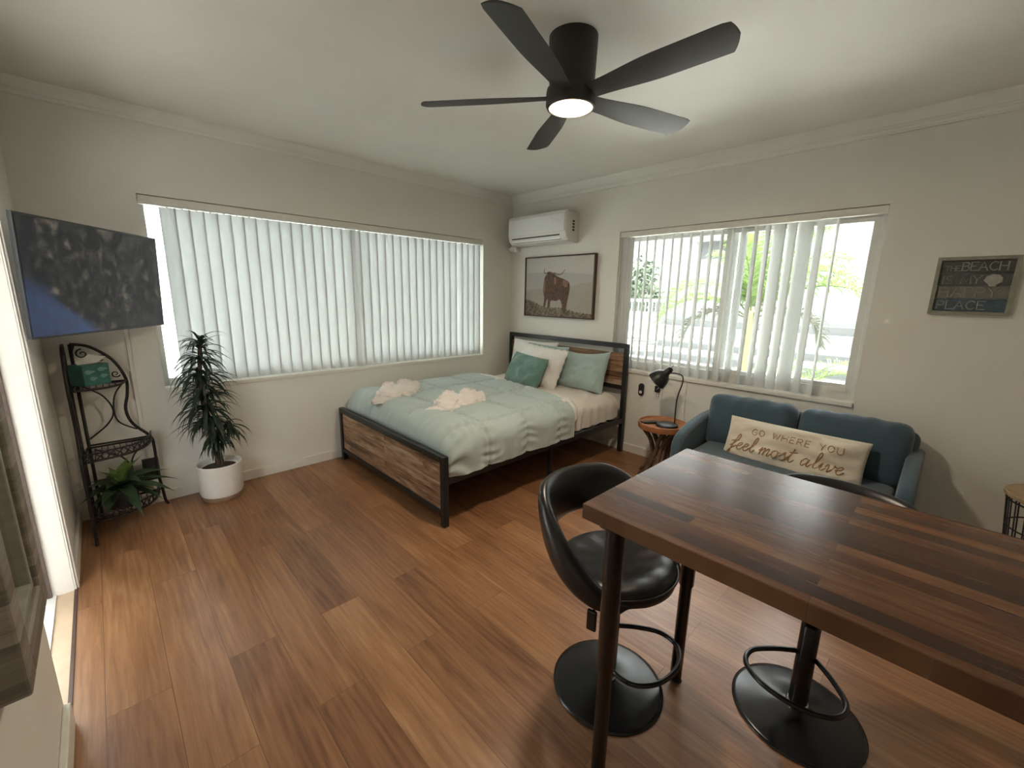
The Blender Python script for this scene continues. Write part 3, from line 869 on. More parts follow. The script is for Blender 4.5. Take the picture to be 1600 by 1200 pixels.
# ------------------------------------------------------------------ pillows
def pillow_fn(w, h, t, seed=0, pinch=.06, wr=.006, flange=0, sag=0):
    def fn(u, v, side):
        a = 2*u-1; b = 2*v-1
        e = (1-abs(a)**3.2)*(1-abs(b)**3.2)
        x = w/2*a*(1-pinch*(1-abs(b)**2)*abs(a)**3*0.9); y = h/2*b*(1-pinch*1.2*(1-abs(a)**2)*abs(b)**3)
        z = t/2*max(0, e)**.55
        n_ = noise.noise(V((a*2.2+seed, b*2.2, side*3)))
        n2 = math.sin((abs(a)*9+abs(b)*5+n_*4)*2.2)*noise.noise(V((a*4, b*4+seed, side)))
        z += (n_*.03*t/.15+n2*wr*2)*min(1, e*3)
        y -= sag*(1-abs(a)**2)*max(0, b)
        if flange: y += flange*math.sin(a*26+seed)*(abs(b) > .95); x += flange*math.sin(b*18)*(abs(a) > .95)
        return x, y, z*side
    return fn
def pillow(name, mat, w, h, t, c, right, up_, seed=0, nu=44, nv=34, **k):
    r_ = V(right).normalized(); u_ = V(up_); u_ = (u_-r_*u_.dot(r_)).normalized(); n_ = r_.cross(u_); c = V(c)
    fn = pillow_fn(w, h, t, seed, **k)
    m = MB()
    def S(sd):
        def g(u, v):
            # cosine spacing to resolve the rims
            uu = .5-.5*math.cos(PI*u)*(.6)-.5*(1-2*u)*.4; vv = .5-.5*math.cos(PI*v)*.6-.5*(1-2*v)*.4
            x, y, z = fn(uu, vv, sd); return c+r_*x+u_*y+n_*z
        return g
    m.grid(S(1), nu, nv); m.grid(S(-1), nu, nv, flip=True)
    o = m.build(name, mat, smooth=True)
    return o, fn, (c, r_, u_, n_)
# facing -x, leaning on the headboard: right = -y
RT = (0,-1,0)
o, _, _ = pillow('pillow', M_white, .62, .42, .15, (-.16,-.52,.775), (0.06,-1,.0), (.22,0,1), 3)
tag(o, 'white pillow at the back left, mostly hidden behind the ruffled one', 'pillow')
o, _, _ = pillow('pillow', M_aqua, .62, .40, .13, (-.205,-.70,.765), (.02,-1,-.02), (.25,0,1), 5)
tag(o, 'aqua pillow whose corner shows above the white ruffled pillow', 'pillow')
o, _, _ = pillow('pillow', M_aqua, .64, .40, .17, (-.235,-1.20,.765), (-.02,-1,.02), (.30,0,1), 8, sag=.03)
tag(o, 'aqua pillow standing at the right end against the headboard', 'pillow')
o, _, _ = pillow('pillow', M_white, .70, .43, .15, (-.375,-.80,.76), (-.16,-1,-.03), (.42,0,1), 11, wr=.010, flange=.006)
tag(o, 'white crinkled pillow with a frilled edge behind the teal cushion', 'pillow')
o, _, _ = pillow('throw_pillow', M_teal, .56, .33, .14, (-.52,-.76,.725), (-.20,-1,-.03), (.50,0,1), 14, pinch=.04)
tag(o, 'teal green textured cushion at the front of the bed pillows', 'cushion')

# ------------------------------------------------------------------ folded towels on the bed
def towel(mb, c, ax, lobes, seed):
    ax = V(ax).normalized(); sx = V((-ax.y, ax.x, 0))
    for (u, w, rx, ry, hz, tw, ph) in lobes:
        cc = V(c)+ax*u+sx*w; nu, nv = 40, 16; vs = []; fs = []
        for j in range(nv+1):
            q = j/nv
            for i in range(nu):
                a = 2*PI*i/nu
                prof_ = max(0,math.cos(q*PI/2))**.5
                zz = hz*math.sin(q*PI/2)
                f_ = 1+.07*math.sin(3*a+tw*q*3+ph)+.05*math.sin(8*a-tw*q*7+ph*2)+.10*noise.noise(V((math.cos(a)*1.5+seed, math.sin(a)*1.5, q*3)))
                lean = q*q*.15
                vs.append(cc+ax*(math.cos(a)*rx*prof_*f_+lean*rx*math.cos(ph))+sx*(math.sin(a)*ry*prof_*f_+lean*ry*math.sin(ph))+V((0,0,zz*(1+.05*math.sin(4*a+ph))+.006*math.sin(q*26+2*a))))
        for j in range(nv):
            for i in range(nu): fs.append((j*nu+i, j*nu+(i+1) % nu, (j+1)*nu+(i+1) % nu, (j+1)*nu+i))
        fs.append(tuple(range(nu-1, -1, -1)))
        mb.add(vs, fs)
for (c, ax, lab, sd_) in (((-1.79,-.53,.612), (.96,.25,0), 'white towel folded into a curled animal shape, nearer the wide window', 1),
                         ((-1.62,-1.13,.612), (.99,-.05,0), 'white towel folded into a curled animal shape, nearer the open side of the bed', 5)):
    m = MB()
    towel(m, c, ax, [(-.20,-.03,.11,.055,.04,1,2.8), (-.10,0,.12,.10,.10,1.8,.4), (-.05,.06,.075,.07,.115,1.2,1.4), (.07,-.01,.125,.105,.095,-1.8,2.6), (.10,.05,.07,.06,.115,1.2,.8), (.20,.03,.075,.05,.085,1,5.4), (.165,.06,.05,.04,.10,1,5)], sd_)
    tag(m.build('folded_towel', M_towel, smooth=True), lab, 'towel', 'towel animals on the bed')

# ------------------------------------------------------------------ side table, lamp, remote
TX, TY = -.305, -2.125
st = thing('side_table', 'small round wooden side table with branch legs between bed and loveseat', 'side table', (TX,TY,0))
MB().lathe([(.170,.408),(.188,.414),(.192,.43),(.192,.458),(.188,.462),(.178,.462),(.174,.452),(.001,.452)], (TX,TY,0), caps=False).build('table_top', M_sidew, st, smooth=True, ang=35)
for i in range(9):
    a = 2*PI*i/9+.2; b_ = a+1.1+.5*math.sin(i*2.3)
    pts = []
    for j in range(9):
        q = j/8
        ra = .155-.20*q*(1-q)*1.9+.0*q; 
        an = a+(b_-a)*q
        pts.append(V((TX+ra*math.cos(an)+.012*noise.noise(V((i,q*4,0))), TY+ra*math.sin(an)+.012*noise.noise(V((q*4,i,3))), .415*q)))
    MB().tube(pts, [.017+.005*noise.noise(V((i*3.1,j*.9,0))) for j in range(9)], 8).build('leg', M_branch, st, smooth=True)
settle(st)
LX, LY = -.36, -2.19
lp = thing('desk_lamp', 'black metal desk lamp with a bell shade on the side table', 'lamp', (LX,LY,.453))
MB().lathe([(.001,.482),(.06,.481),(.080,.474),(.084,.462),(.084,.453),(.001,.453)][::-1], (LX,LY,0), caps=False).build('base', M_blackm, lp, smooth=True, ang=35)
pole0 = V((LX+.02,LY-.05,.475))
pts = cat([pole0, pole0+V((0,.0,.20)), pole0+V((.01,-.025,.33)), pole0+V((.015,-.022,.385)), pole0+V((.01,.01,.405)), pole0+V((0,.10,.405))], 6)
MB().tube(pts, .0055, 8).build('arm', M_blackm, lp, smooth=True)
# shade: bell pointing to the upper right; opening faces down-left
hd = pole0+V((-.005,.105,.40))
axs = V((-.12,.55,-.60)).normalized()
zq = axs.to_track_quat('Z','Y').to_matrix()
prof = [(.018,-.045),(.024,-.035),(.026,-.01),(.030,.0),(.055,.022),(.072,.055),(.080,.10)]
inn = [(.077,.10),(.069,.056),(.052,.025),(.02,.004),(.001,.002)]
sh = MB().lathe(prof+inn, hd, 32, caps=False, M=zq).build('shade', M_blackm, lp, smooth=True, ang=50)
MB().lathe([(.001,-.06),(.014,-.058),(.022,-.05),(.024,-.02),(.001,-.02)], hd, 20, caps=False, M=zq).build('socket', M_blackg, lp, smooth=True, ang=40)
MB().lathe([(.0805,.098),(.082,.101),(.076,.102),(.0765,.096)], hd, 32, caps=False, M=zq).build('shade_rim', M_chrome, lp, smooth=True, label='light reflective shade rim')
MB().lathe([(.001,.0),(.012,.01),(.024,.04),(.024,.055),(.012,.072),(.001,.075)], hd, 16, caps=False, M=zq).build('bulb', M_wht, lp, smooth=True)
m = MB(); m.cyl(hd+V((0,-.03,.0)), hd+V((0,-.005,.02)), .006, 8); m.cyl(hd-axs*.05, hd-axs*.075+V((0,0,.015)), .004, 8); m.build('knob', M_chrome, lp)
settle(lp)
m = MB(); ex = V((.75,-.55,0)).normalized(); ey = V((-ex.y, ex.x, 0))
m.obox((TX-.09,TY+.07,.4625), ex, ey, (0,0,1), .07, .02, .0085)
rm = m.build('remote_control', M_blackg, bevel=.004); tag(rm, 'small black remote control lying on the side table left of the lamp', 'remote')
# wall devices
ho = thing('remote_holder', 'black oval fan remote clipped to the wall right of the bed', 'remote', (0,-1.747,.57))
m = MB()
def capsule(c, w, h, n=12):
    pts = []
    for i in range(n+1): a = PI*i/n; pts.append((c[0]+w*math.cos(a), c[1]+h+w*math.sin(a)))
    for i in range(n+1): a = PI+PI*i/n; pts.append((c[0]+w*math.cos(a), c[1]-h+w*math.sin(a)))
    return pts
m.prism(capsule((0,0), .026, .032), (-.0,-1.752,.628), (0,1,0), (0,0,1), (-1,0,0), .018); m.build('body', M_blackg, ho, bevel=.003)
MB().cyl((-.018,-1.752,.606),(-.021,-1.752,.606),.014,20).build('button', M_acs, ho)
settle(ho)
ou = thing('wall_outlet', 'white wall outlet with a black adapter below the window sill', 'outlet', (0,-1.91,.58))
MB().box((-.006,-1.955,.565),(0,-1.87,.69)).build('cover_plate', M_wht, ou, bevel=.002)
MB().box((-.035,-1.935,.632),(-.006,-1.893,.69)).build('adapter', M_blackg, ou, bevel=.004)
m = MB()
for zz in (.585,.605):
    m.box((-.008,-1.925,zz),(-.006,-1.921,zz+.014)).box((-.008,-1.905,zz),(-.006,-1.901,zz+.014))
m.build('socket_slot', M_dark, ou)
settle(ou)
tag(MB().tube(cat([(-.035,-1.915,.66),(-.05,-1.96,.70),(-.03,-2.02,.735),(-.02,-2.06,.70),(-.03,-2.10,.6),(-.04,-2.16,.5),(-.06,-2.2,.44)],6), .003, 6).build('power_cord', M_wht, smooth=True), 'thin pale lamp cord trailing from the outlet behind the desk lamp', 'cord')
tag(MB().box((-.008,-2.165,.078),(0,-2.150,.77)).build('cable_raceway', M_wall, bevel=.001), 'thin wall-coloured cable cover running down behind the side table', 'cable cover')

# ------------------------------------------------------------------ loveseat
sf = thing('loveseat', 'small blue fabric loveseat under the sliding window', 'sofa', (-.42,-3.02,0))
SY0, SY1 = -2.40, -3.655     # left and right outer sides
def wob(a, k, s_=0):
    def fn(w, p):
        n_ = noise.noise(V((w.x*k+s_, w.y*k, w.z*k)))
        return w+w.normalized()*a*n_
    return fn
# back shell
MB().rbox((-.115,(SY0+SY1)/2,.42),(.12,SY1*-1+SY0-.06,.56),.05,8,(1,0,0),(0,1,0),(0,0,1)).build('backrest', M_sofa, sf, smooth=True)
MB().rbox((-.42,(SY0+SY1)/2,.265),(.60,SY1*-1+SY0-.12,.13),.03,8).build('seat_base', M_sofa, sf, smooth=True)
def seatw(w, p):
    w = w.copy(); w.z += .012*(1-p[0]**2)*(1-p[1]**4)*(p[2] > 0) + .006*noise.noise(w*7); return w
MB().rbox((-.44,(SY0+SY1)/2,.355),(.60,SY1*-1+SY0-.17,.11),.045,16,fn=seatw).build('seat_cushion', M_sofa, sf, smooth=True)
for k, (ya, yb) in enumerate(((SY0-.055,-3.025),(-3.035,SY1+.055))):
    yc = (ya+yb)/2; wd = abs(yb-ya)
    def bw(w, p, s_=k):
        w = w.copy(); c_ = (1-p[1]**4)
        w.x -= .02*c_*(1-p[2]**2)*(p[0] < 0)
        w.z += -.014*p[1]*(1 if s_ == 0 else -1)*0 + .010*noise.noise(V((w.y*7, s_*5, w.z*3)))
        top = sm(w.z, .05, .2)
        w.x += .009*math.sin(w.y*42+5*noise.noise(V((w.y*4, w.z*5, s_))))*top
        w.z += .003*math.sin(w.y*48+6*noise.noise(V((w.y*5, 3, s_))))*sm(w.z, .12, .19)
        if k == 0 and False: pass
        return w
    ez = V((.20,0,1)).normalized(); ex = V((1,0,-.20)).normalized()
    MB().rbox((-.235,yc,.565),(.16,wd,.40),.075,26,ex,(0,1,0),ez,fn=bw).build('back_cushion', M_sofa, sf, smooth=True)
for s_, yy in ((1,SY0),(-1,SY1)):
    prof = [(-.06,.60),(-.30,.60),(-.50,.575),(-.63,.54),(-.70,.505),(-.735,.45),(-.74,.37),(-.735,.20),(-.06,.20)]
    pr = cat([V((a,b,0)) for a,b in prof[:8]],4)
    poly_ = [(q.x,q.y) for q in pr]+[(-.06,.20)]
    m = MB().prism(poly_, (0,yy+(.0 if s_>0 else .075),0), (1,0,0),(0,0,1),(0,-1,0), .075)
    o = m.build('armrest', M_sofa, sf, smooth=True, ang=30)
    b_ = o.modifiers.new('bevel','BEVEL'); b_.width = .026; b_.segments = 5; b_.limit_method = 'ANGLE'; b_.angle_limit = math.radians(50)
for xx in (-.66,-.12):
    for yy in (SY0-.09, SY1+.09):
        MB().tube([(xx,yy,0),(xx,yy,.21)], [.013,.02], 12).build('leg', M_brown, sf, smooth=True, ang=40)
settle(sf)
# lumbar pillow with writing
lc = (-.43,-3.045,.505)
o, fn, fr = pillow('lumbar_pillow', M_canvas,   .78, .31, .17, lc, (-.03,-1,.0), (.42,0,1), 21, nu=60, nv=30, pinch=.03, wr=.007)
tag(o, 'long cream pillow with gold writing leaning on the blue loveseat', 'pillow')
c_, r_, u_, n_ = fr
sgn = -1 if n_.x > 0 else 1
def onp(x_, y_, lift=.0012):
    u = x_/.78+.5; v = y_/.31+.5
    a, b, z = fn(min(.97,max(.03,u)), min(.97,max(.03,v)), sgn)
    return c_+r_*x_+u_*y_+n_*(z+sgn*lift)
lm = MB()
lettering(lm, 'GO WHERE YOU', onp, -.215, .042, .040, .0026, .34)
# script letters as smoothed strokes, advance in units of x height
SC = {
 'f': ([[(0,.35),(.35,.7),(.72,1.6),(.66,2.1),(.48,1.9),(.34,1.0),(.18,-.5),(.02,-.85),(-.08,-.55),(.25,-.05),(.55,.3),(.72,.45)],[(.0,1.05),(.45,1.15),(.75,1.25)]], .72),
 'e': ([[(0,.45),(.35,.55),(.55,.82),(.42,1.0),(.2,.8),(.12,.4),(.25,.05),(.48,.05),(.72,.4)]], .68),
 'l': ([[(0,.35),(.35,.9),(.62,1.75),(.5,2.05),(.34,1.6),(.22,.6),(.3,.08),(.48,.05),(.72,.4)]], .66),
 'm': ([[(0,.5),(.14,.9),(.2,.95),(.12,.0)],[(.14,.3),(.42,.92),(.56,.85),(.48,.0)],[(.5,.3),(.82,.92),(.95,.82),(.88,.15),(1.0,.03),(1.22,.4)]], 1.18),
 'o': ([[(.5,.95),(.2,.85),(.1,.4),(.28,.03),(.52,.15),(.62,.6),(.5,.95),(.62,.78),(.85,.82)]], .8),
 's': ([[(0,.4),(.3,.85),(.42,1.1),(.44,.75),(.55,.35),(.4,.03),(.12,.05),(.4,.05),(.72,.4)]], .66),
 't': ([[(0,.4),(.25,.9),(.42,1.75),(.3,1.0),(.2,.35),(.3,.04),(.5,.08),(.72,.4)],[(.05,1.25),(.42,1.3),(.75,1.4)]], .72),
 'a': ([[(.62,.85),(.35,1.0),(.12,.6),(.15,.15),(.35,.05),(.6,.5),(.7,.95),(.64,.4),(.7,.06),(.85,.08),(1.0,.4)]], .98),
 'i': ([[(0,.4),(.2,.95),(.16,.3),(.25,.04),(.4,.08),(.58,.4)]], .5),
 'v': ([[(0,.6),(.15,.95),(.25,.8),(.3,.1),(.38,.05),(.65,.55),(.7,.98),(.78,.8),(.95,.82)]], .86),
}
def script(mb, text, x, y, h, r):
    for ch in text:
        if ch == ' ': x += .62*h; continue
        sts, adv = SC[ch]
        for st_ in sts:
            P = cat([V((x+(a*1.16+b*.16)*h, y+b*h, 0)) for a, b in st_], 5)
            mb.tube([onp(q.x, q.y) for q in P], r, 5)
        x += adv*h*1.16
    return x
lm.build('lettering', M_gold, o, label='gold capital letters on the cream pillow')
lm = MB()
script(lm, 'feel most alive', -.335, -.075, .050, .0036)
lt = lm.build('lettering', M_gold, o, label='gold handwriting on the cream pillow')

# ------------------------------------------------------------------ wire basket table at the right edge
bt = thing('basket_table', 'wire basket side table with a pale wood top at the right edge', 'side table', (-.30,-4.17,0))
MB().lathe([(.001,.515),(.20,.515),(.208,.52),(.208,.535),(.204,.539),(.001,.539)], (-.30,-4.17,0), caps=False).build('table_top', M_pale, bt, smooth=True, ang=35)
m = MB()
for k in range(24):
    a = 2*PI*k/24
    m.tube([(-.30+.196*math.cos(a),-4.17+.196*math.sin(a),.512),(-.30+.14*math.cos(a),-4.17+.14*math.sin(a),.0)], .0035, 6)
for (z, r) in ((.50,.196),(.36,.179),(.18,.160),(.004,.14)):
    m.tube([(-.30+r*math.cos(2*PI*k/32),-4.17+r*math.sin(2*PI*k/32),z) for k in range(32)], .0042, 6, closed=True)
m.build('wire_basket', M_iron, bt, smooth=True)
settle(bt)

# ------------------------------------------------------------------ bar table
TT = .92
tb = thing('bar_table', 'tall butcher-block bar table with black metal legs in the foreground', 'table', (-2.34,-3.9,0))
MB().box((-2.659,-4.86,TT-.042),(-2.034,-3.046,TT)).build('table_top', M_table, tb, bevel=.0025)
for xx in (-2.60,-2.075):
    for yy in (-3.115,-4.79):
        m = MB().lathe([(.026,TT-.042),(.026,.42),(.021,.412),(.021,.004),(.024,.0)][::-1], (xx,yy,0), 20)
        m.build('leg', M_blackg, tb, smooth=True, ang=35)
        MB().cyl((xx,yy,TT-.052),(xx,yy,TT-.042),.05,20).build('mounting_plate', M_blackg, tb)
settle(tb)

# ------------------------------------------------------------------ bar stools (face local +x)
def make_stool(label, loc, rz, la=-72, dz=0):
    s = thing('bar_stool', label, 'stool', loc, rz, 'black bar stools at the table')
    MB().lathe([(.001,.042),(.03,.040),(.05,.030),(.12,.018),(.19,.008),(.205,.004),(.205,0),(.001,0)][::-1], n=48, caps=False).build('base', M_blackg, s, smooth=True)
    m = MB().lathe([(.029,.03),(.029,.36),(.026,.365),(.022,.37),(.018,.372),(.018,.455+dz)]); m.build('column', M_blackg, s, smooth=True, ang=35)
    MB().lathe([(.034,.036),(.036,.046),(.030,.054)], n=24).build('column_collar', M_chrome, s, smooth=True)
    # footrest loop
    w, d = .135, .235
    pts = [(.02,.0,.235)]
    loop = [(.0,.03,.24),(.05,.085,.24),(.12,w,.24),(.19,w*.95,.24),(d,.07,.24),(d+.012,0,.24),(d,-.07,.24),(.19,-w*.95,.24),(.12,-w,.24),(.05,-.085,.24),(.0,-.03,.24)]
    MB().tube(cat(loop,6), .0085, 10).build('footrest', M_blackg, s, smooth=True)
    # seat
    def seat(u, v):
        pass
    m = MB()
    def sw(r, a, z):
        f = 1+.05*math.cos(a)*0
        return V((r*math.cos(a)*.99, r*math.sin(a)*1.02, z+ (.012*math.cos(a) if r > .12 else 0) - .010*max(0,math.cos(a))**2*(r > .17)))
    prof_ = [(.001,.530),(.05,.530),(.10,.532),(.15,.540),(.185,.544),(.202,.535),(.209,.517),(.204,.492),(.185,.474),(.10,.466),(.001,.466)]
    n = 56; vs = []; fs = []
    for (r, z) in prof_:
        for k in range(n):
            a = 2*PI*k/n
            w_ = .0022*math.sin(a*11+r*40)*(.1 < r < .19)
            vs.append(sw(r, a, z+w_))
    for i in range(len(prof_)-1):
        for k in range(n): fs.append((i*n+k, (i+1)*n+k, (i+1)*n+(k+1) % n, i*n+(k+1) % n))
    m.add(vs, fs); m.build('seat', M_leather, s, smooth=True)
    MB().tube([V((.208*math.cos(2*PI*k/48),.2140*math.sin(2*PI*k/48),.516+.012*math.cos(2*PI*k/48))) for k in range(48)], .004, 6, closed=True).build('seat_piping', M_leather, s, smooth=True)
    # wrap-around backrest
    m = MB(); N = 72; K = 18; vs = []; fs = []
    for i in range(N+1):
        s_ = -1+2*i/N; a = PI+s_*math.radians(142)
        q = 1-abs(s_)            # 0 at the tips, 1 at the back
        rise = sm(q, .08, .80)
        zc = .505+.195*rise
        tp = .25+.75*sm(q, 0, .07); hh = (.024+.064*sm(q, .0, .62))*tp
        tk = (.018+.010*sm(q, 0, .25))*tp
        rad = .205+.050*sm(q, .1, .8)
        tilt = .16*rise
        for k in range(K):
            b = 2*PI*k/K
            cr = math.copysign(abs(math.cos(b))**.8, math.cos(b))*tk; cz = math.copysign(abs(math.sin(b))**.8, math.sin(b))*hh
            rr = rad+cr+cz*tilt*1.3
            vs.append((rr*math.cos(a), rr*1.02*math.sin(a), zc+cz-cr*tilt))
    for i in range(N):
        for k in range(K): fs.append((i*K+k, i*K+(k+1) % K, (i+1)*K+(k+1) % K, (i+1)*K+k))
    fs.append(tuple(range(K-1,-1,-1))); fs.append(tuple(N*K+k for k in range(K)))
    m.add(vs, fs); m.build('backrest', M_leather, s, smooth=True, ang=60)
    m = MB(); m.lathe([(.10,.466),(.11,.455),(.05,.44),(.03,.42),(.022,.38)], n=24); m.build('seat_mount', M_blackg, s, smooth=True, ang=40)
    m = MB(); ca, sa = math.cos(math.radians(la)), math.sin(math.radians(la)); m.tube([(0,0,.45),(.117*ca,.117*sa,.447),(.186*ca,.186*sa,.443)], .005, 8); m.build('lever', M_blackg, s, smooth=True)
    MB().rbox((.196*ca,.196*sa,.415),(.034,.013,.075),.006,3,(-sa,ca,0),(ca,sa,0),(0,0,1)).build('lever_grip', M_blackg, s, smooth=True)
    if dz:
        for ch in [c for c in bpy.data.objects if c.parent == s and c.name.split('.')[0] in ('seat','seat_piping','backrest','seat_mount','lever','lever_grip')]: ch.data.transform(Matrix.Translation((0,0,dz)))
    return s
make_stool('black leatherette bar stool at the near end of the table, backrest in full view', (-2.285,-2.942,0), math.radians(-97))
s2 = make_stool('black leatherette bar stool mostly hidden behind the table top', (-1.888,-3.475,0), math.radians(178), 175, .018)

# ------------------------------------------------------------------ plants
def strap(mb, base, d, L, w, droop, up0, n=9, fold=.25, twist=0):
    """a pointed strap leaf from base, heading d, arching over"""
    d = V(d).normalized(); p = V(base); el = up0; vs = []
    side = V((-d.y, d.x, 0)).normalized()
    for i in range(n+1):
        q = i/n
        dr = (d*math.cos(el)+V((0,0,1))*math.sin(el))
        ww = w*(.35+.65*sm(q,0,.25))*(1-sm(q,.45,1.0)*.97)
        upn = V((0,0,1))*math.cos(el)-d*math.sin(el)
        vs += [p-side*ww+upn*ww*fold, p-upn*0, p+side*ww+upn*ww*fold]
        p = p+dr*(L/n); el -= droop/n
    fs = []
    for i in range(n):
        for j in (0,1): fs.append((3*i+j, 3*i+j+1, 3*i+j+4, 3*i+j+3))
    mb.add(vs, fs)
PX, PY = -3.028, -.19
pl = thing('potted_dracaena', 'tall artificial dracaena in a white pot beside the iron rack', 'plant', (PX,PY,0))
MB().lathe([(.112,.0),(.116,.004),(.122,.035),(.122,.038)], (PX,PY,0)).build('pot_base', M_potwood, pl, smooth=True, ang=40, label='wooden pot base')
MB().lathe([(.125,.038),(.132,.06),(.138,.258),(.134,.262),(.128,.258),(.124,.225),(.001,.225)], (PX,PY,0), caps=False).build('pot', M_pot, pl, smooth=True, ang=40)
MB().lathe([(.124,.222),(.06,.232),(.001,.235)], (PX,PY,0), n=24, caps=False).build('soil', M_soil, pl, smooth=True)
stems = [[(PX+.005,PY,.22),(PX-.03,PY+.0,.5),(PX-.045,PY+.01,.8),(PX-.02,PY+.0,1.09)],
         [(PX+.02,PY-.01,.22),(PX-.0,PY-.02,.42),(PX-.035,PY-.02,.66),(PX-.03,PY-.03,.74)],
         [(PX-.01,PY+.02,.22),(PX+.01,PY+.03,.40),(PX+.05,PY-.02,.50),(PX+.07,PY-.03,.53)]]
for s_ in stems:
    MB().tube(cat(s_, 6), [.013]*(6*3+1), 8).build('stem', M_stem, pl, smooth=True)
heads = [((PX-.0,PY-.02,.44),20,.17,(-.9,-.2),1.1),((PX-.02,PY,1.08),30,.19,(.35,1.3),1.9),((PX-.03,PY,1.0),34,.22,(-.1,.6),1.5),((PX-.04,PY+.005,.90),34,.24,(-.15,.6),1.6),((PX-.04,PY+.01,.82),26,.22,(-.1,.8),1.7),
         ((PX-.03,PY-.03,.74),36,.24,(-.1,.9),1.7),((PX-.04,PY-.02,.66),36,.25,(-.2,.6),1.6),((PX-.03,PY-.02,.58),30,.24,(-.3,.4),1.5),((PX+.0,PY-.02,.50),22,.20,(-.6,.1),1.3),
         ((PX+.075,PY-.03,.52),22,.19,(-.5,.5),1.6)]
for (c, n, L, (e0, e1_), dr) in heads:
    m = MB()
    n = int(n*1.45)
    for k in range(n):
        a = 2*PI*k/n*2.618+random.random()*.4; el = random.uniform(e0, e1_)
        LL = L*random.uniform(.8,1.12)
        sy = 1
        if math.sin(a) > 0: LL *= .72     # shorter towards the wall
        strap(m, V(c)+V((0,0,random.uniform(-.035,.035))), (math.cos(a),math.sin(a),0), LL, .0095, dr*random.uniform(.8,1.15), el, n=8, fold=.4)
    m.build('leaf_whorl', M_drac, pl, smooth=True)
settle(pl)

# wrought-iron corner rack
rk = thing('corner_rack', 'black wrought-iron corner plant rack with three shelves', 'rack', (-3.62,-.12,0))
KX, KY = X0+.082, -.080     # corner point
def sideprof():
    # (distance from corner, height) of the outer rail, S-curved
    return cat([V((a,b,0)) for a,b in [(.03,1.125),(.11,1.105),(.20,1.02),(.247,.90),(.243,.80),(.223,.70),(.245,.60),(.318,.50),(.330,.42),(.328,.25),(.338,.12),(.345,.035),(.358,.004)]],5)
def onN(a,b): return V((KX+a, KY, b))          # along north wall
def onW(a,b): return V((KX, KY-a, b))          # along west wall
for F in (onN, onW):
    m = MB()
    pr = sideprof()
    m.tube([F(q.x,q.y) for q in pr], .0085, 8)
    m.tube([F(.03,1.125),F(.03,.03),F(.035,.004)] , .0085, 8)
    m.tube([F(.03,1.08),F(.045,1.125)], .008, 8)
    for (a1_, b1_, a2_, b2_) in ((.03,.50,.32,.50),(.03,.88,.25,.88),(.03,.12,.335,.12)): m.tube([F(a1_,b1_),F(a2_,b2_)], .006, 6)
    # crossing arcs
    m.tube([F(q.x,q.y) for q in cat([V((.04,.54,0)),V((.13,.62,0)),V((.165,.70,0)),V((.13,.80,0)),V((.05,.87,0))],6)], .0045, 6)
    m.tube([F(q.x,q.y) for q in cat([V((.26,.56,0)),V((.185,.62,0)),V((.168,.70,0)),V((.185,.80,0)),V((.23,.87,0))],6)], .0045, 6)
    m.tube([F(q.x,q.y) for q in cat([V((.04,.16,0)),V((.16,.22,0)),V((.20,.31,0)),V((.16,.40,0)),V((.05,.47,0))],6)], .0045, 6)
    m.tube([F(q.x,q.y) for q in cat([V((.32,.16,0)),V((.23,.22,0)),V((.205,.31,0)),V((.23,.40,0)),V((.31,.47,0))],6)], .0045, 6)
    # scrolls at the top and on the outer curve
    for (ca, cb, r0, a0_, dr) in ((.075,1.065,.030,PI/2,1),(.150,1.03,.024,0.2,1),(.205,.93,.022,-.4,-1),(.10,.98,.02,2.,-1)):
        sp_ = []
        for i in range(26):
            q = i/25; a = a0_+dr*q*1.6*2*PI*.8; r = r0*(1-.82*q)
            sp_.append(F(ca+r*math.cos(a), cb+r*math.sin(a)))
        m.tube(sp_, [.004-.0015*i/25 for i in range(26)], 6)
    m.build('side_frame', M_iron, rk, smooth=True)
for (zz, R) in ((.885,.245),(.49,.325),(.125,.325)):
    m = MB(); n = 12
    arc = [V((KX+.02+R*math.cos(a), KY-.02-R*math.sin(a), zz)) for a in [PI/2*i/n for i in range(n+1)]]
    # front edge is almost straight between the two side frames
    A = V((KX+R,KY-.01,zz)); B = V((KX+.01,KY-R,zz)); C = V((KX+.02,KY-.02,zz))
    fr_ = [A.lerp(B, i/n)+V((1,-1,0)).normalized()*(.10*R/.3)*math.sin(PI*i/n) for i in range(n+1)]
    m.tube([C]+fr_, .0065, 6, closed=True)
    m.tube([p+V((0,0,.045 if zz < .8 else .0)) for p in fr_], .005, 6)
    # woven mesh surface
    def inside(p):
        x_, y_ = p.x-KX, KY-p.y
        return x_ > .0 and y_ > .0 and (x_+y_) < R*1.0+.10*R/.3*1.3*math.sin(PI*min(1,max(0,x_/(x_+y_+1e-6))))
    for d_ in (0, 1):
        for k in range(1, int(R/.028)+9):
            run = None
            for j in range(0, 60):
                t_ = j*R*1.25/60
                off_ = k*.028
                p = V((KX+(off_ if d_ == 0 else t_), KY-(t_ if d_ == 0 else off_), zz-.002))
                if inside(p):
                    if run is None: run = [p, p]
                    run[1] = p
            if run and (run[1]-run[0]).length > .02: m.box(run[0]-V((.002,.002,.001)), run[1]+V((.002,.002,.001)))
    m.mi = 0
    for i in range(n):
        a_, b_ = fr_[i], fr_[i+1]
        if zz < .8:
            m.tube([a_, b_+V((0,0,.045))], .0028, 5); m.tube([b_, a_+V((0,0,.045))], .0028, 5)
    m.build('shelf', M_iron, rk, smooth=True)
settle(rk)
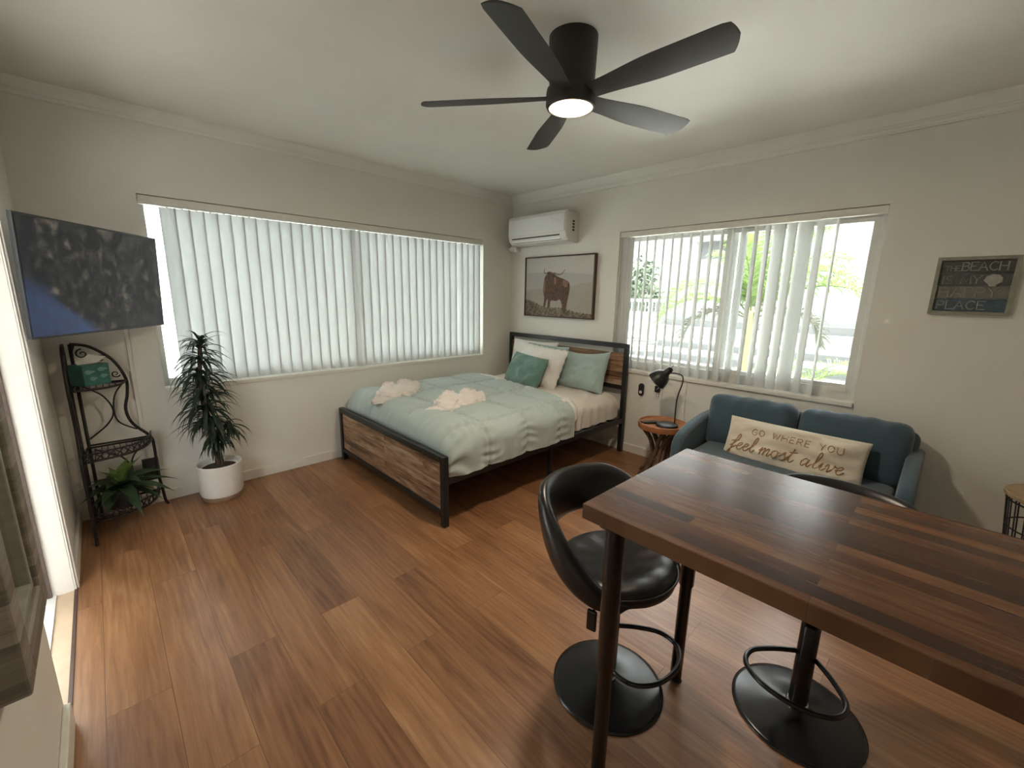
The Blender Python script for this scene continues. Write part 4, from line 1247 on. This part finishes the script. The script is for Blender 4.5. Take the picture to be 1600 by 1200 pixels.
# tissue box on the top shelf
tx = thing('tissue_box', 'teal patterned tissue box on the top shelf of the iron rack', 'tissue box', (-3.61,-.16,.892))
ex = V((.82,.57,0)).normalized(); ey = V((-ex.y, ex.x, 0)); c = V((-3.59,-.17,.892+.062))
MB().obox(c, ex, ey, (0,0,1), .068, .055, .0605).build('carton', M_greenbox, tx, bevel=.002)
m = MB()
for (a_, b_, s_) in ((-.035,.02,.026),(.03,.03,.026),(.035,-.01,.02),(-.02,-.02,.018)):
    cc = c-ey*.0557+ex*a_+V((0,0,b_)); n = 14
    m.add([cc]+[cc+ex*s_*math.cos(2*PI*k/n)*(1+.2*math.sin(3*k))+V((0,0,1))*.011*math.sin(2*PI*k/n)*(1+.3*math.cos(5*k)) for k in range(n)], [(0,1+k,1+(k+1)%n) for k in range(n)])
m.build('wave_print', simple('wave_print',(.22,.38,.34),.5), tx)
def tis(u, v):
    a = (u-.5)*.10; h = v*.055
    return c+V((0,0,.06))+ex*(a*(1+v*.5)+.02*v)+ey*(.012*math.sin(u*9+v*3)*(.3+v))+V((0,0,h*(1-.4*abs(2*u-1))))
m = MB().grid(tis, 14, 8)
o = m.build('tissue', M_tissue, tx, smooth=True); s_ = o.modifiers.new('solid','SOLIDIFY'); s_.thickness = .001
settle(tx)
# agave on the lower shelf
ag = thing('potted_agave', 'broad-leaved agave in a black pot on the bottom shelf of the rack', 'plant', (-3.545,-.25,.128))
AXp, AYp = -3.545, -.25
MB().lathe([(.055,.130),(.075,.14),(.085,.25),(.088,.26),(.078,.26),(.07,.245),(.001,.245)], (AXp,AYp,0), caps=False).build('pot', M_black_pot, ag, smooth=True, ang=40)
m1, m2 = MB(), MB()
for ring, (n, L, w, el, dr) in enumerate(((6,.22,.034,1.15,.5),(8,.27,.035,.65,.8),(9,.32,.033,.28,.9),(8,.27,.03,-.1,.8))):
    for k in range(n):
        a = 2*PI*k/n+ring*.37
        LL = L*random.uniform(.88,1.1)
        if math.cos(a) < -.2: LL *= .7
        if math.sin(a) > .3: LL *= .8
        strap(m1 if ring else m2, (AXp,AYp,.265-ring*.008), (math.cos(a),math.sin(a),0), LL, w, dr, el, n=8, fold=.35)
m1.build('outer_leaves', M_agave, ag, smooth=True); m2.build('inner_leaves', M_agave2, ag, smooth=True, label='lighter green inner leaves')
settle(ag)
# dark little book-like panel behind the agave
m = MB().obox((-3.385,-.07,.27), (1,0,0), (0,0,1), (0,1,0), .042, .075, .008)
tag(m.build('dark_plaque', M_black_pot, bevel=.002), 'small black upright panel at the right side of the rack behind the agave', 'panel')

# ------------------------------------------------------------------ outdoors
struct(MB().box((-9,-14,-.25),(40,30,-.15)).build('floor_outdoor', M_ground), 'pale paving outside the windows')
hb = thing('white_building', 'large white building across the yard behind the palm', 'building', (8,-4,-.15))
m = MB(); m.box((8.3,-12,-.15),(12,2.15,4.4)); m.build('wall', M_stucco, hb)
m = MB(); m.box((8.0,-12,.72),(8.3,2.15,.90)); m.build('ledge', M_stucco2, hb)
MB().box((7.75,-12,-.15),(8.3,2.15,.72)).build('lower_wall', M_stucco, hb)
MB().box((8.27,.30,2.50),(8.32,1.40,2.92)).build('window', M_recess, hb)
MB().box((8.05,.2,2.92),(8.3,1.5,3.0)).build('canopy', M_stucco, hb)
settle(hb)
sp_ = thing('terrace_steps', 'wide pale steps running along the foot of the white building', 'steps', (6.5,-4,-.15))
for k, (xa, xb, zt) in enumerate(((7.0,7.75,.42),(6.2,7.0,.22),(5.4,6.2,.02))):
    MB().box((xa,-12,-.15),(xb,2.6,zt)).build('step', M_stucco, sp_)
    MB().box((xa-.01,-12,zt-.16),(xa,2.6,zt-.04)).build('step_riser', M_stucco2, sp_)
settle(sp_)
tag(MB().box((-6,3.2,-.15),(2.2,3.6,2.9)).build('garden_wall', M_gwall), 'tall white wall outside the wide blind-covered window', 'wall')
# railing
rl = thing('railing', 'white baluster railing beyond the left half of the sliding window', 'railing', (9,3.4,.6))
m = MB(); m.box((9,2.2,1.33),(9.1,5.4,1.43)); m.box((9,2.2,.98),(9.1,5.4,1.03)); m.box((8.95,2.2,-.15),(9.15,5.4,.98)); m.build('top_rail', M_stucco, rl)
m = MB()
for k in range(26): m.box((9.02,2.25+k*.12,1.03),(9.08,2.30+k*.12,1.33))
o = m.build('balusters', M_stucco, rl); o['kind'] = 'stuff'
settle(rl)
# hedge trees
def blob(c, r, n, mat, name, label, leaf=.12):
    m = MB()
    for k in range(n):
        d = V((random.gauss(0,1),random.gauss(0,1),random.gauss(0,1))).normalized()*random.uniform(.55,1.05)
        p = V(c)+V((d.x*r[0],d.y*r[1],d.z*r[2]))
        a = V((random.gauss(0,1),random.gauss(0,1),random.gauss(0,1))).normalized(); b_ = a.cross(V((random.gauss(0,1),random.gauss(0,1),1))).normalized()
        m.add([p-a*leaf-b_*leaf*.5, p+a*leaf-b_*leaf*.3, p+a*leaf*.8+b_*leaf*.5, p-a*leaf*.7+b_*leaf*.5],[(0,1,2,3)])
    root = thing(name, label, 'tree', (c[0],c[1],-.15))
    m.build('foliage', mat, root); MB().cyl((c[0],c[1],-.15),(c[0],c[1],c[2]),.12,10).build('trunk', M_trunk, root)
    return settle(root)
blob((14,6.3,1.7), (1.2,.9,1.5), 1500, M_hedge, 'leafy_tree', 'soft green tree behind the white railing, left part of the sliding window')
blob((15.5,8.2,1.5), (1.2,1.1,1.3), 1200, M_hedge, 'leafy_tree', 'bluish green tree at the far left edge of the sliding window view')

def frond(base, tip_dir, L, rise, droop, wl, mat, npair=44, name='frond', parent=None, lw=.017, gapstart=.15):
    d = V(tip_dir).normalized(); p = V(base); el = rise; rach = []
    n = 30
    for i in range(n+1):
        rach.append((p.copy(), el)); p = p+(d*math.cos(el)+V((0,0,1))*math.sin(el))*(L/n); el -= droop/n*(.6+.8*i/n)
    m = MB(); m.tube([q[0] for q in rach], [.013*(1-.8*i/n) for i in range(n+1)], 6)
    side = V((-d.y,d.x,0)).normalized()
    for k in range(npair):
        q = gapstart+(1-gapstart)*k/npair; fi = q*n; i0 = int(fi); P = rach[i0][0].lerp(rach[min(i0+1,n)][0], fi-i0); el = rach[i0][1]
        tdir = (d*math.cos(el)+V((0,0,1))*math.sin(el)); upn = (V((0,0,1))*math.cos(el)-d*math.sin(el))
        LL = wl*(.55+.9*math.sin(PI*min(1,q*.95+.05)))*.72*random.uniform(.9,1.1)
        for s_ in (-1,1):
            dr = (side*s_*.75+tdir*.55+upn*random.uniform(.0,.75)).normalized()
            P2 = P+dr*LL*.5; P3 = P+dr*LL*.85+V((0,0,-LL*.22)); P4 = P+dr*LL*1.02+V((0,0,-LL*.45))
            wv = tdir*lw
            m.add([P-wv*.6, P+wv*.6, P2-wv, P2+wv, P3-wv*.6, P3+wv*.6, P4],[(0,1,3,2),(2,3,5,4),(4,5,6)])
    return m.build(name, mat, parent)
pm = thing('palm_tree', 'tall palm with a pale trunk outside the sliding window', 'palm tree', (4,-1.38,-.15))
MB().lathe([(.11,-.15),(.085,.1),(.075,.3),(.085,.45),(.075,.9),(.055,1.15),(.03,1.35)], (4,-1.38,0), 20).build('trunk', M_trunk, pm, smooth=True)
B = (4,-1.38,1.12)
for (td, L, ri, dr, wl, mt) in (((.1,1,0),1.95,1.05,2.35,.42,M_frond),((-.3,.9,0),1.7,.75,2.0,.36,M_frond),((.0,-1,0),2.1,.95,2.3,.45,M_frond),((-.35,-.9,0),1.9,1.2,2.2,.42,M_frond),
        ((.6,-.6,0),1.9,1.25,1.6,.42,M_frond),((.5,.6,0),1.9,1.3,1.5,.42,M_frond),((-.6,.1,0),1.7,1.42,1.0,.40,M_frond),((.3,.1,0),1.8,1.45,.7,.40,M_frond),((.2,-.35,0),1.8,1.35,.9,.42,M_frond),((.9,.2,0),1.7,.9,2.0,.40,M_frond2),((-.1,.7,0),1.35,.55,2.3,.30,M_frond2),((-.1,-.6,0),1.3,.6,2.2,.30,M_frond2)):
    frond(B, td, L, ri, dr, wl, mt, parent=pm)
settle(pm)
pm2 = thing('young_palm', 'low bright green palm rising behind the window sill at the right', 'palm tree', (3,-2.35,-.15))
MB().tube([(3,-2.35,-.15),(3,-2.35,.25)], [.05,.03], 10).build('trunk', M_trunk, pm2)
for (td, L, ri, dr, wl) in (((0,-1,0),1.0,1.15,2.1,.26),((-.1,1,0),.8,1.1,2.0,.24),((.6,-.6,0),.9,1.2,1.6,.26),((-.6,-.5,0),.7,1.1,1.8,.22),((.6,.5,0),.8,1.25,1.5,.24)):
    frond((3,-2.35,.2), td, L, ri, dr, wl, M_frond, 30, parent=pm2, lw=.008)
settle(pm2)
og = thing('orange_croton', 'small plant with upright orange leaves beside the palm trunk', 'plant', (3.6,-1.15,-.15))
m = MB()
for k in range(7): strap(m, (3.6,-1.15,-.10), (math.cos(k*.9),math.sin(k*.9),0), .62, .035, .5, 1.35+.1*math.sin(k), n=6)
m.build('leaves', M_orange, og, smooth=True); settle(og)
# patio chair of bent wire
pc = thing('wire_patio_chair', 'dark wire patio chair far outside the left half of the window', 'chair', (5,1.05,-.15))
m = MB()
for (z, r) in ((.68,.34),(.52,.33),(.36,.36)): m.tube([(5+r*math.cos(2*PI*k/28),1.05+r*math.sin(2*PI*k/28),z) for k in range(28)], .012, 6, closed=True)
m.build('seat_rings', M_wire, pc, smooth=True)
for k in range(4):
    a = PI/4+k*PI/2; MB().tube([(5+.33*math.cos(a),1.05+.33*math.sin(a),.52),(5+.36*math.cos(a),1.05+.36*math.sin(a),-.15)], .012, 6).build('leg', M_wire, pc)
settle(pc)
# landing outside the door
struct(MB().box((X0-2.4,-3.2,-.15),(X0-.16,.6,-.02)).build('floor_landing', M_ground), 'pale landing outside the doorway')
struct(MB().box((X0-2.6,-3.2,2.4),(X0-.16,.6,2.5)).build('landing_sky_blocker', M_gwall), 'slab added over the landing to hold sky light off the doorway')  # added roof slab, blocks sky light that would overexpose the door jamb
tag(MB().box((X0-2.6,-3.35,-.15),(X0-.16,-3.2,1.15)).build('landing_light_blocker', M_stucco), 'unseen low wall added at the near end of the landing to dim the door jamb', 'wall')  # added out of view, keeps daylight off the lower jamb, lets it in above
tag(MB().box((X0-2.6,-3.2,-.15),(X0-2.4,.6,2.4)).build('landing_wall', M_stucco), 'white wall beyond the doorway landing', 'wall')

# ------------------------------------------------------------------ light
w = bpy.data.worlds.new('world'); scene.world = w; w.use_nodes = True; nt = w.node_tree; nt.nodes.clear()
wo = nt.nodes.new('ShaderNodeOutputWorld'); bg = nt.nodes.new('ShaderNodeBackground')
tc = nt.nodes.new('ShaderNodeTexCoord'); sp = nt.nodes.new('ShaderNodeSeparateXYZ'); nt.links.new(tc.outputs['Generated'], sp.inputs[0])
cr = nt.nodes.new('ShaderNodeValToRGB'); nt.links.new(sp.outputs[2], cr.inputs[0])
e = cr.color_ramp.elements; e[0].position = .02; e[0].color = (.17,.178,.18,1); e[1].position = .85; e[1].color = (1,1,1,1)
nt.links.new(cr.outputs[0], bg.inputs[0]); bg.inputs[1].default_value = 3.4
nt.links.new(bg.outputs[0], wo.inputs[0])
def portal(name, c, sx, sy, rot):
    l = bpy.data.lights.new(name, 'AREA'); l.shape = 'RECTANGLE'; l.size = sx; l.size_y = sy; l.cycles.is_portal = True
    o = bpy.data.objects.new(name, l); COL.objects.link(o); o.location = c; o.rotation_euler = rot
portal('window_portal', ((AX0+AX1)/2, WT+.01, (AZ0+AZ1)/2), AX1-AX0, AZ1-AZ0, (-PI/2, 0, 0))
portal('window_portal', (WT+.01, (BY0+BY1)/2, (BZ0+BZ1)/2), BZ1-BZ0, BY1-BY0, (0, PI/2, 0))
portal('door_portal', (X0-WT-.01, (DY0+DY1)/2, DZ1/2), DZ1, DY1-DY0, (0, -PI/2, 0))
sl = bpy.data.lights.new('sun', 'SUN'); sl.energy = 7.5; sl.angle = math.radians(12); sl.color = (1,.97,.92)
so = bpy.data.objects.new('sun', sl); COL.objects.link(so); so.rotation_euler = V((.03,.30,-1)).to_track_quat('-Z','Y').to_euler()
# the fan's own lamp
l = bpy.data.lights.new('fan_lamp', 'AREA'); l.shape = 'DISK'; l.size = .17; l.energy = 4.0; l.color = (1,.82,.62)
o = bpy.data.objects.new('fan_lamp', l); COL.objects.link(o); o.location = (FX, FY, 2.252)

# ------------------------------------------------------------------ camera
f_px = 662.02
cam = bpy.data.cameras.new('camera'); co = bpy.data.objects.new('camera', cam); COL.objects.link(co)
cam.sensor_fit = 'HORIZONTAL'; cam.sensor_width = 36; cam.lens = f_px/1600*36; cam.clip_start = .02; cam.clip_end = 200
yaw, pitch, roll = -.772, -.2059, .0187
F = V((math.cos(pitch)*math.sin(-yaw), math.cos(pitch)*math.cos(yaw), math.sin(pitch)))
R = V((math.cos(yaw), math.sin(yaw), 0)); U = R.cross(F)
R2 = R*math.cos(roll)+U*math.sin(roll); U2 = -R*math.sin(roll)+U*math.cos(roll)
M = Matrix(((R2.x,U2.x,-F.x),(R2.y,U2.y,-F.y),(R2.z,U2.z,-F.z))).to_4x4()
M.translation = V((-3.5128,-3.6484,1.4513))
co.matrix_world = M
scene.camera = co
vs = scene.view_settings
vs.view_transform = 'Standard'; vs.look = 'None'; vs.gamma = 1; vs.exposure = 2.28; vs.use_curve_mapping = False
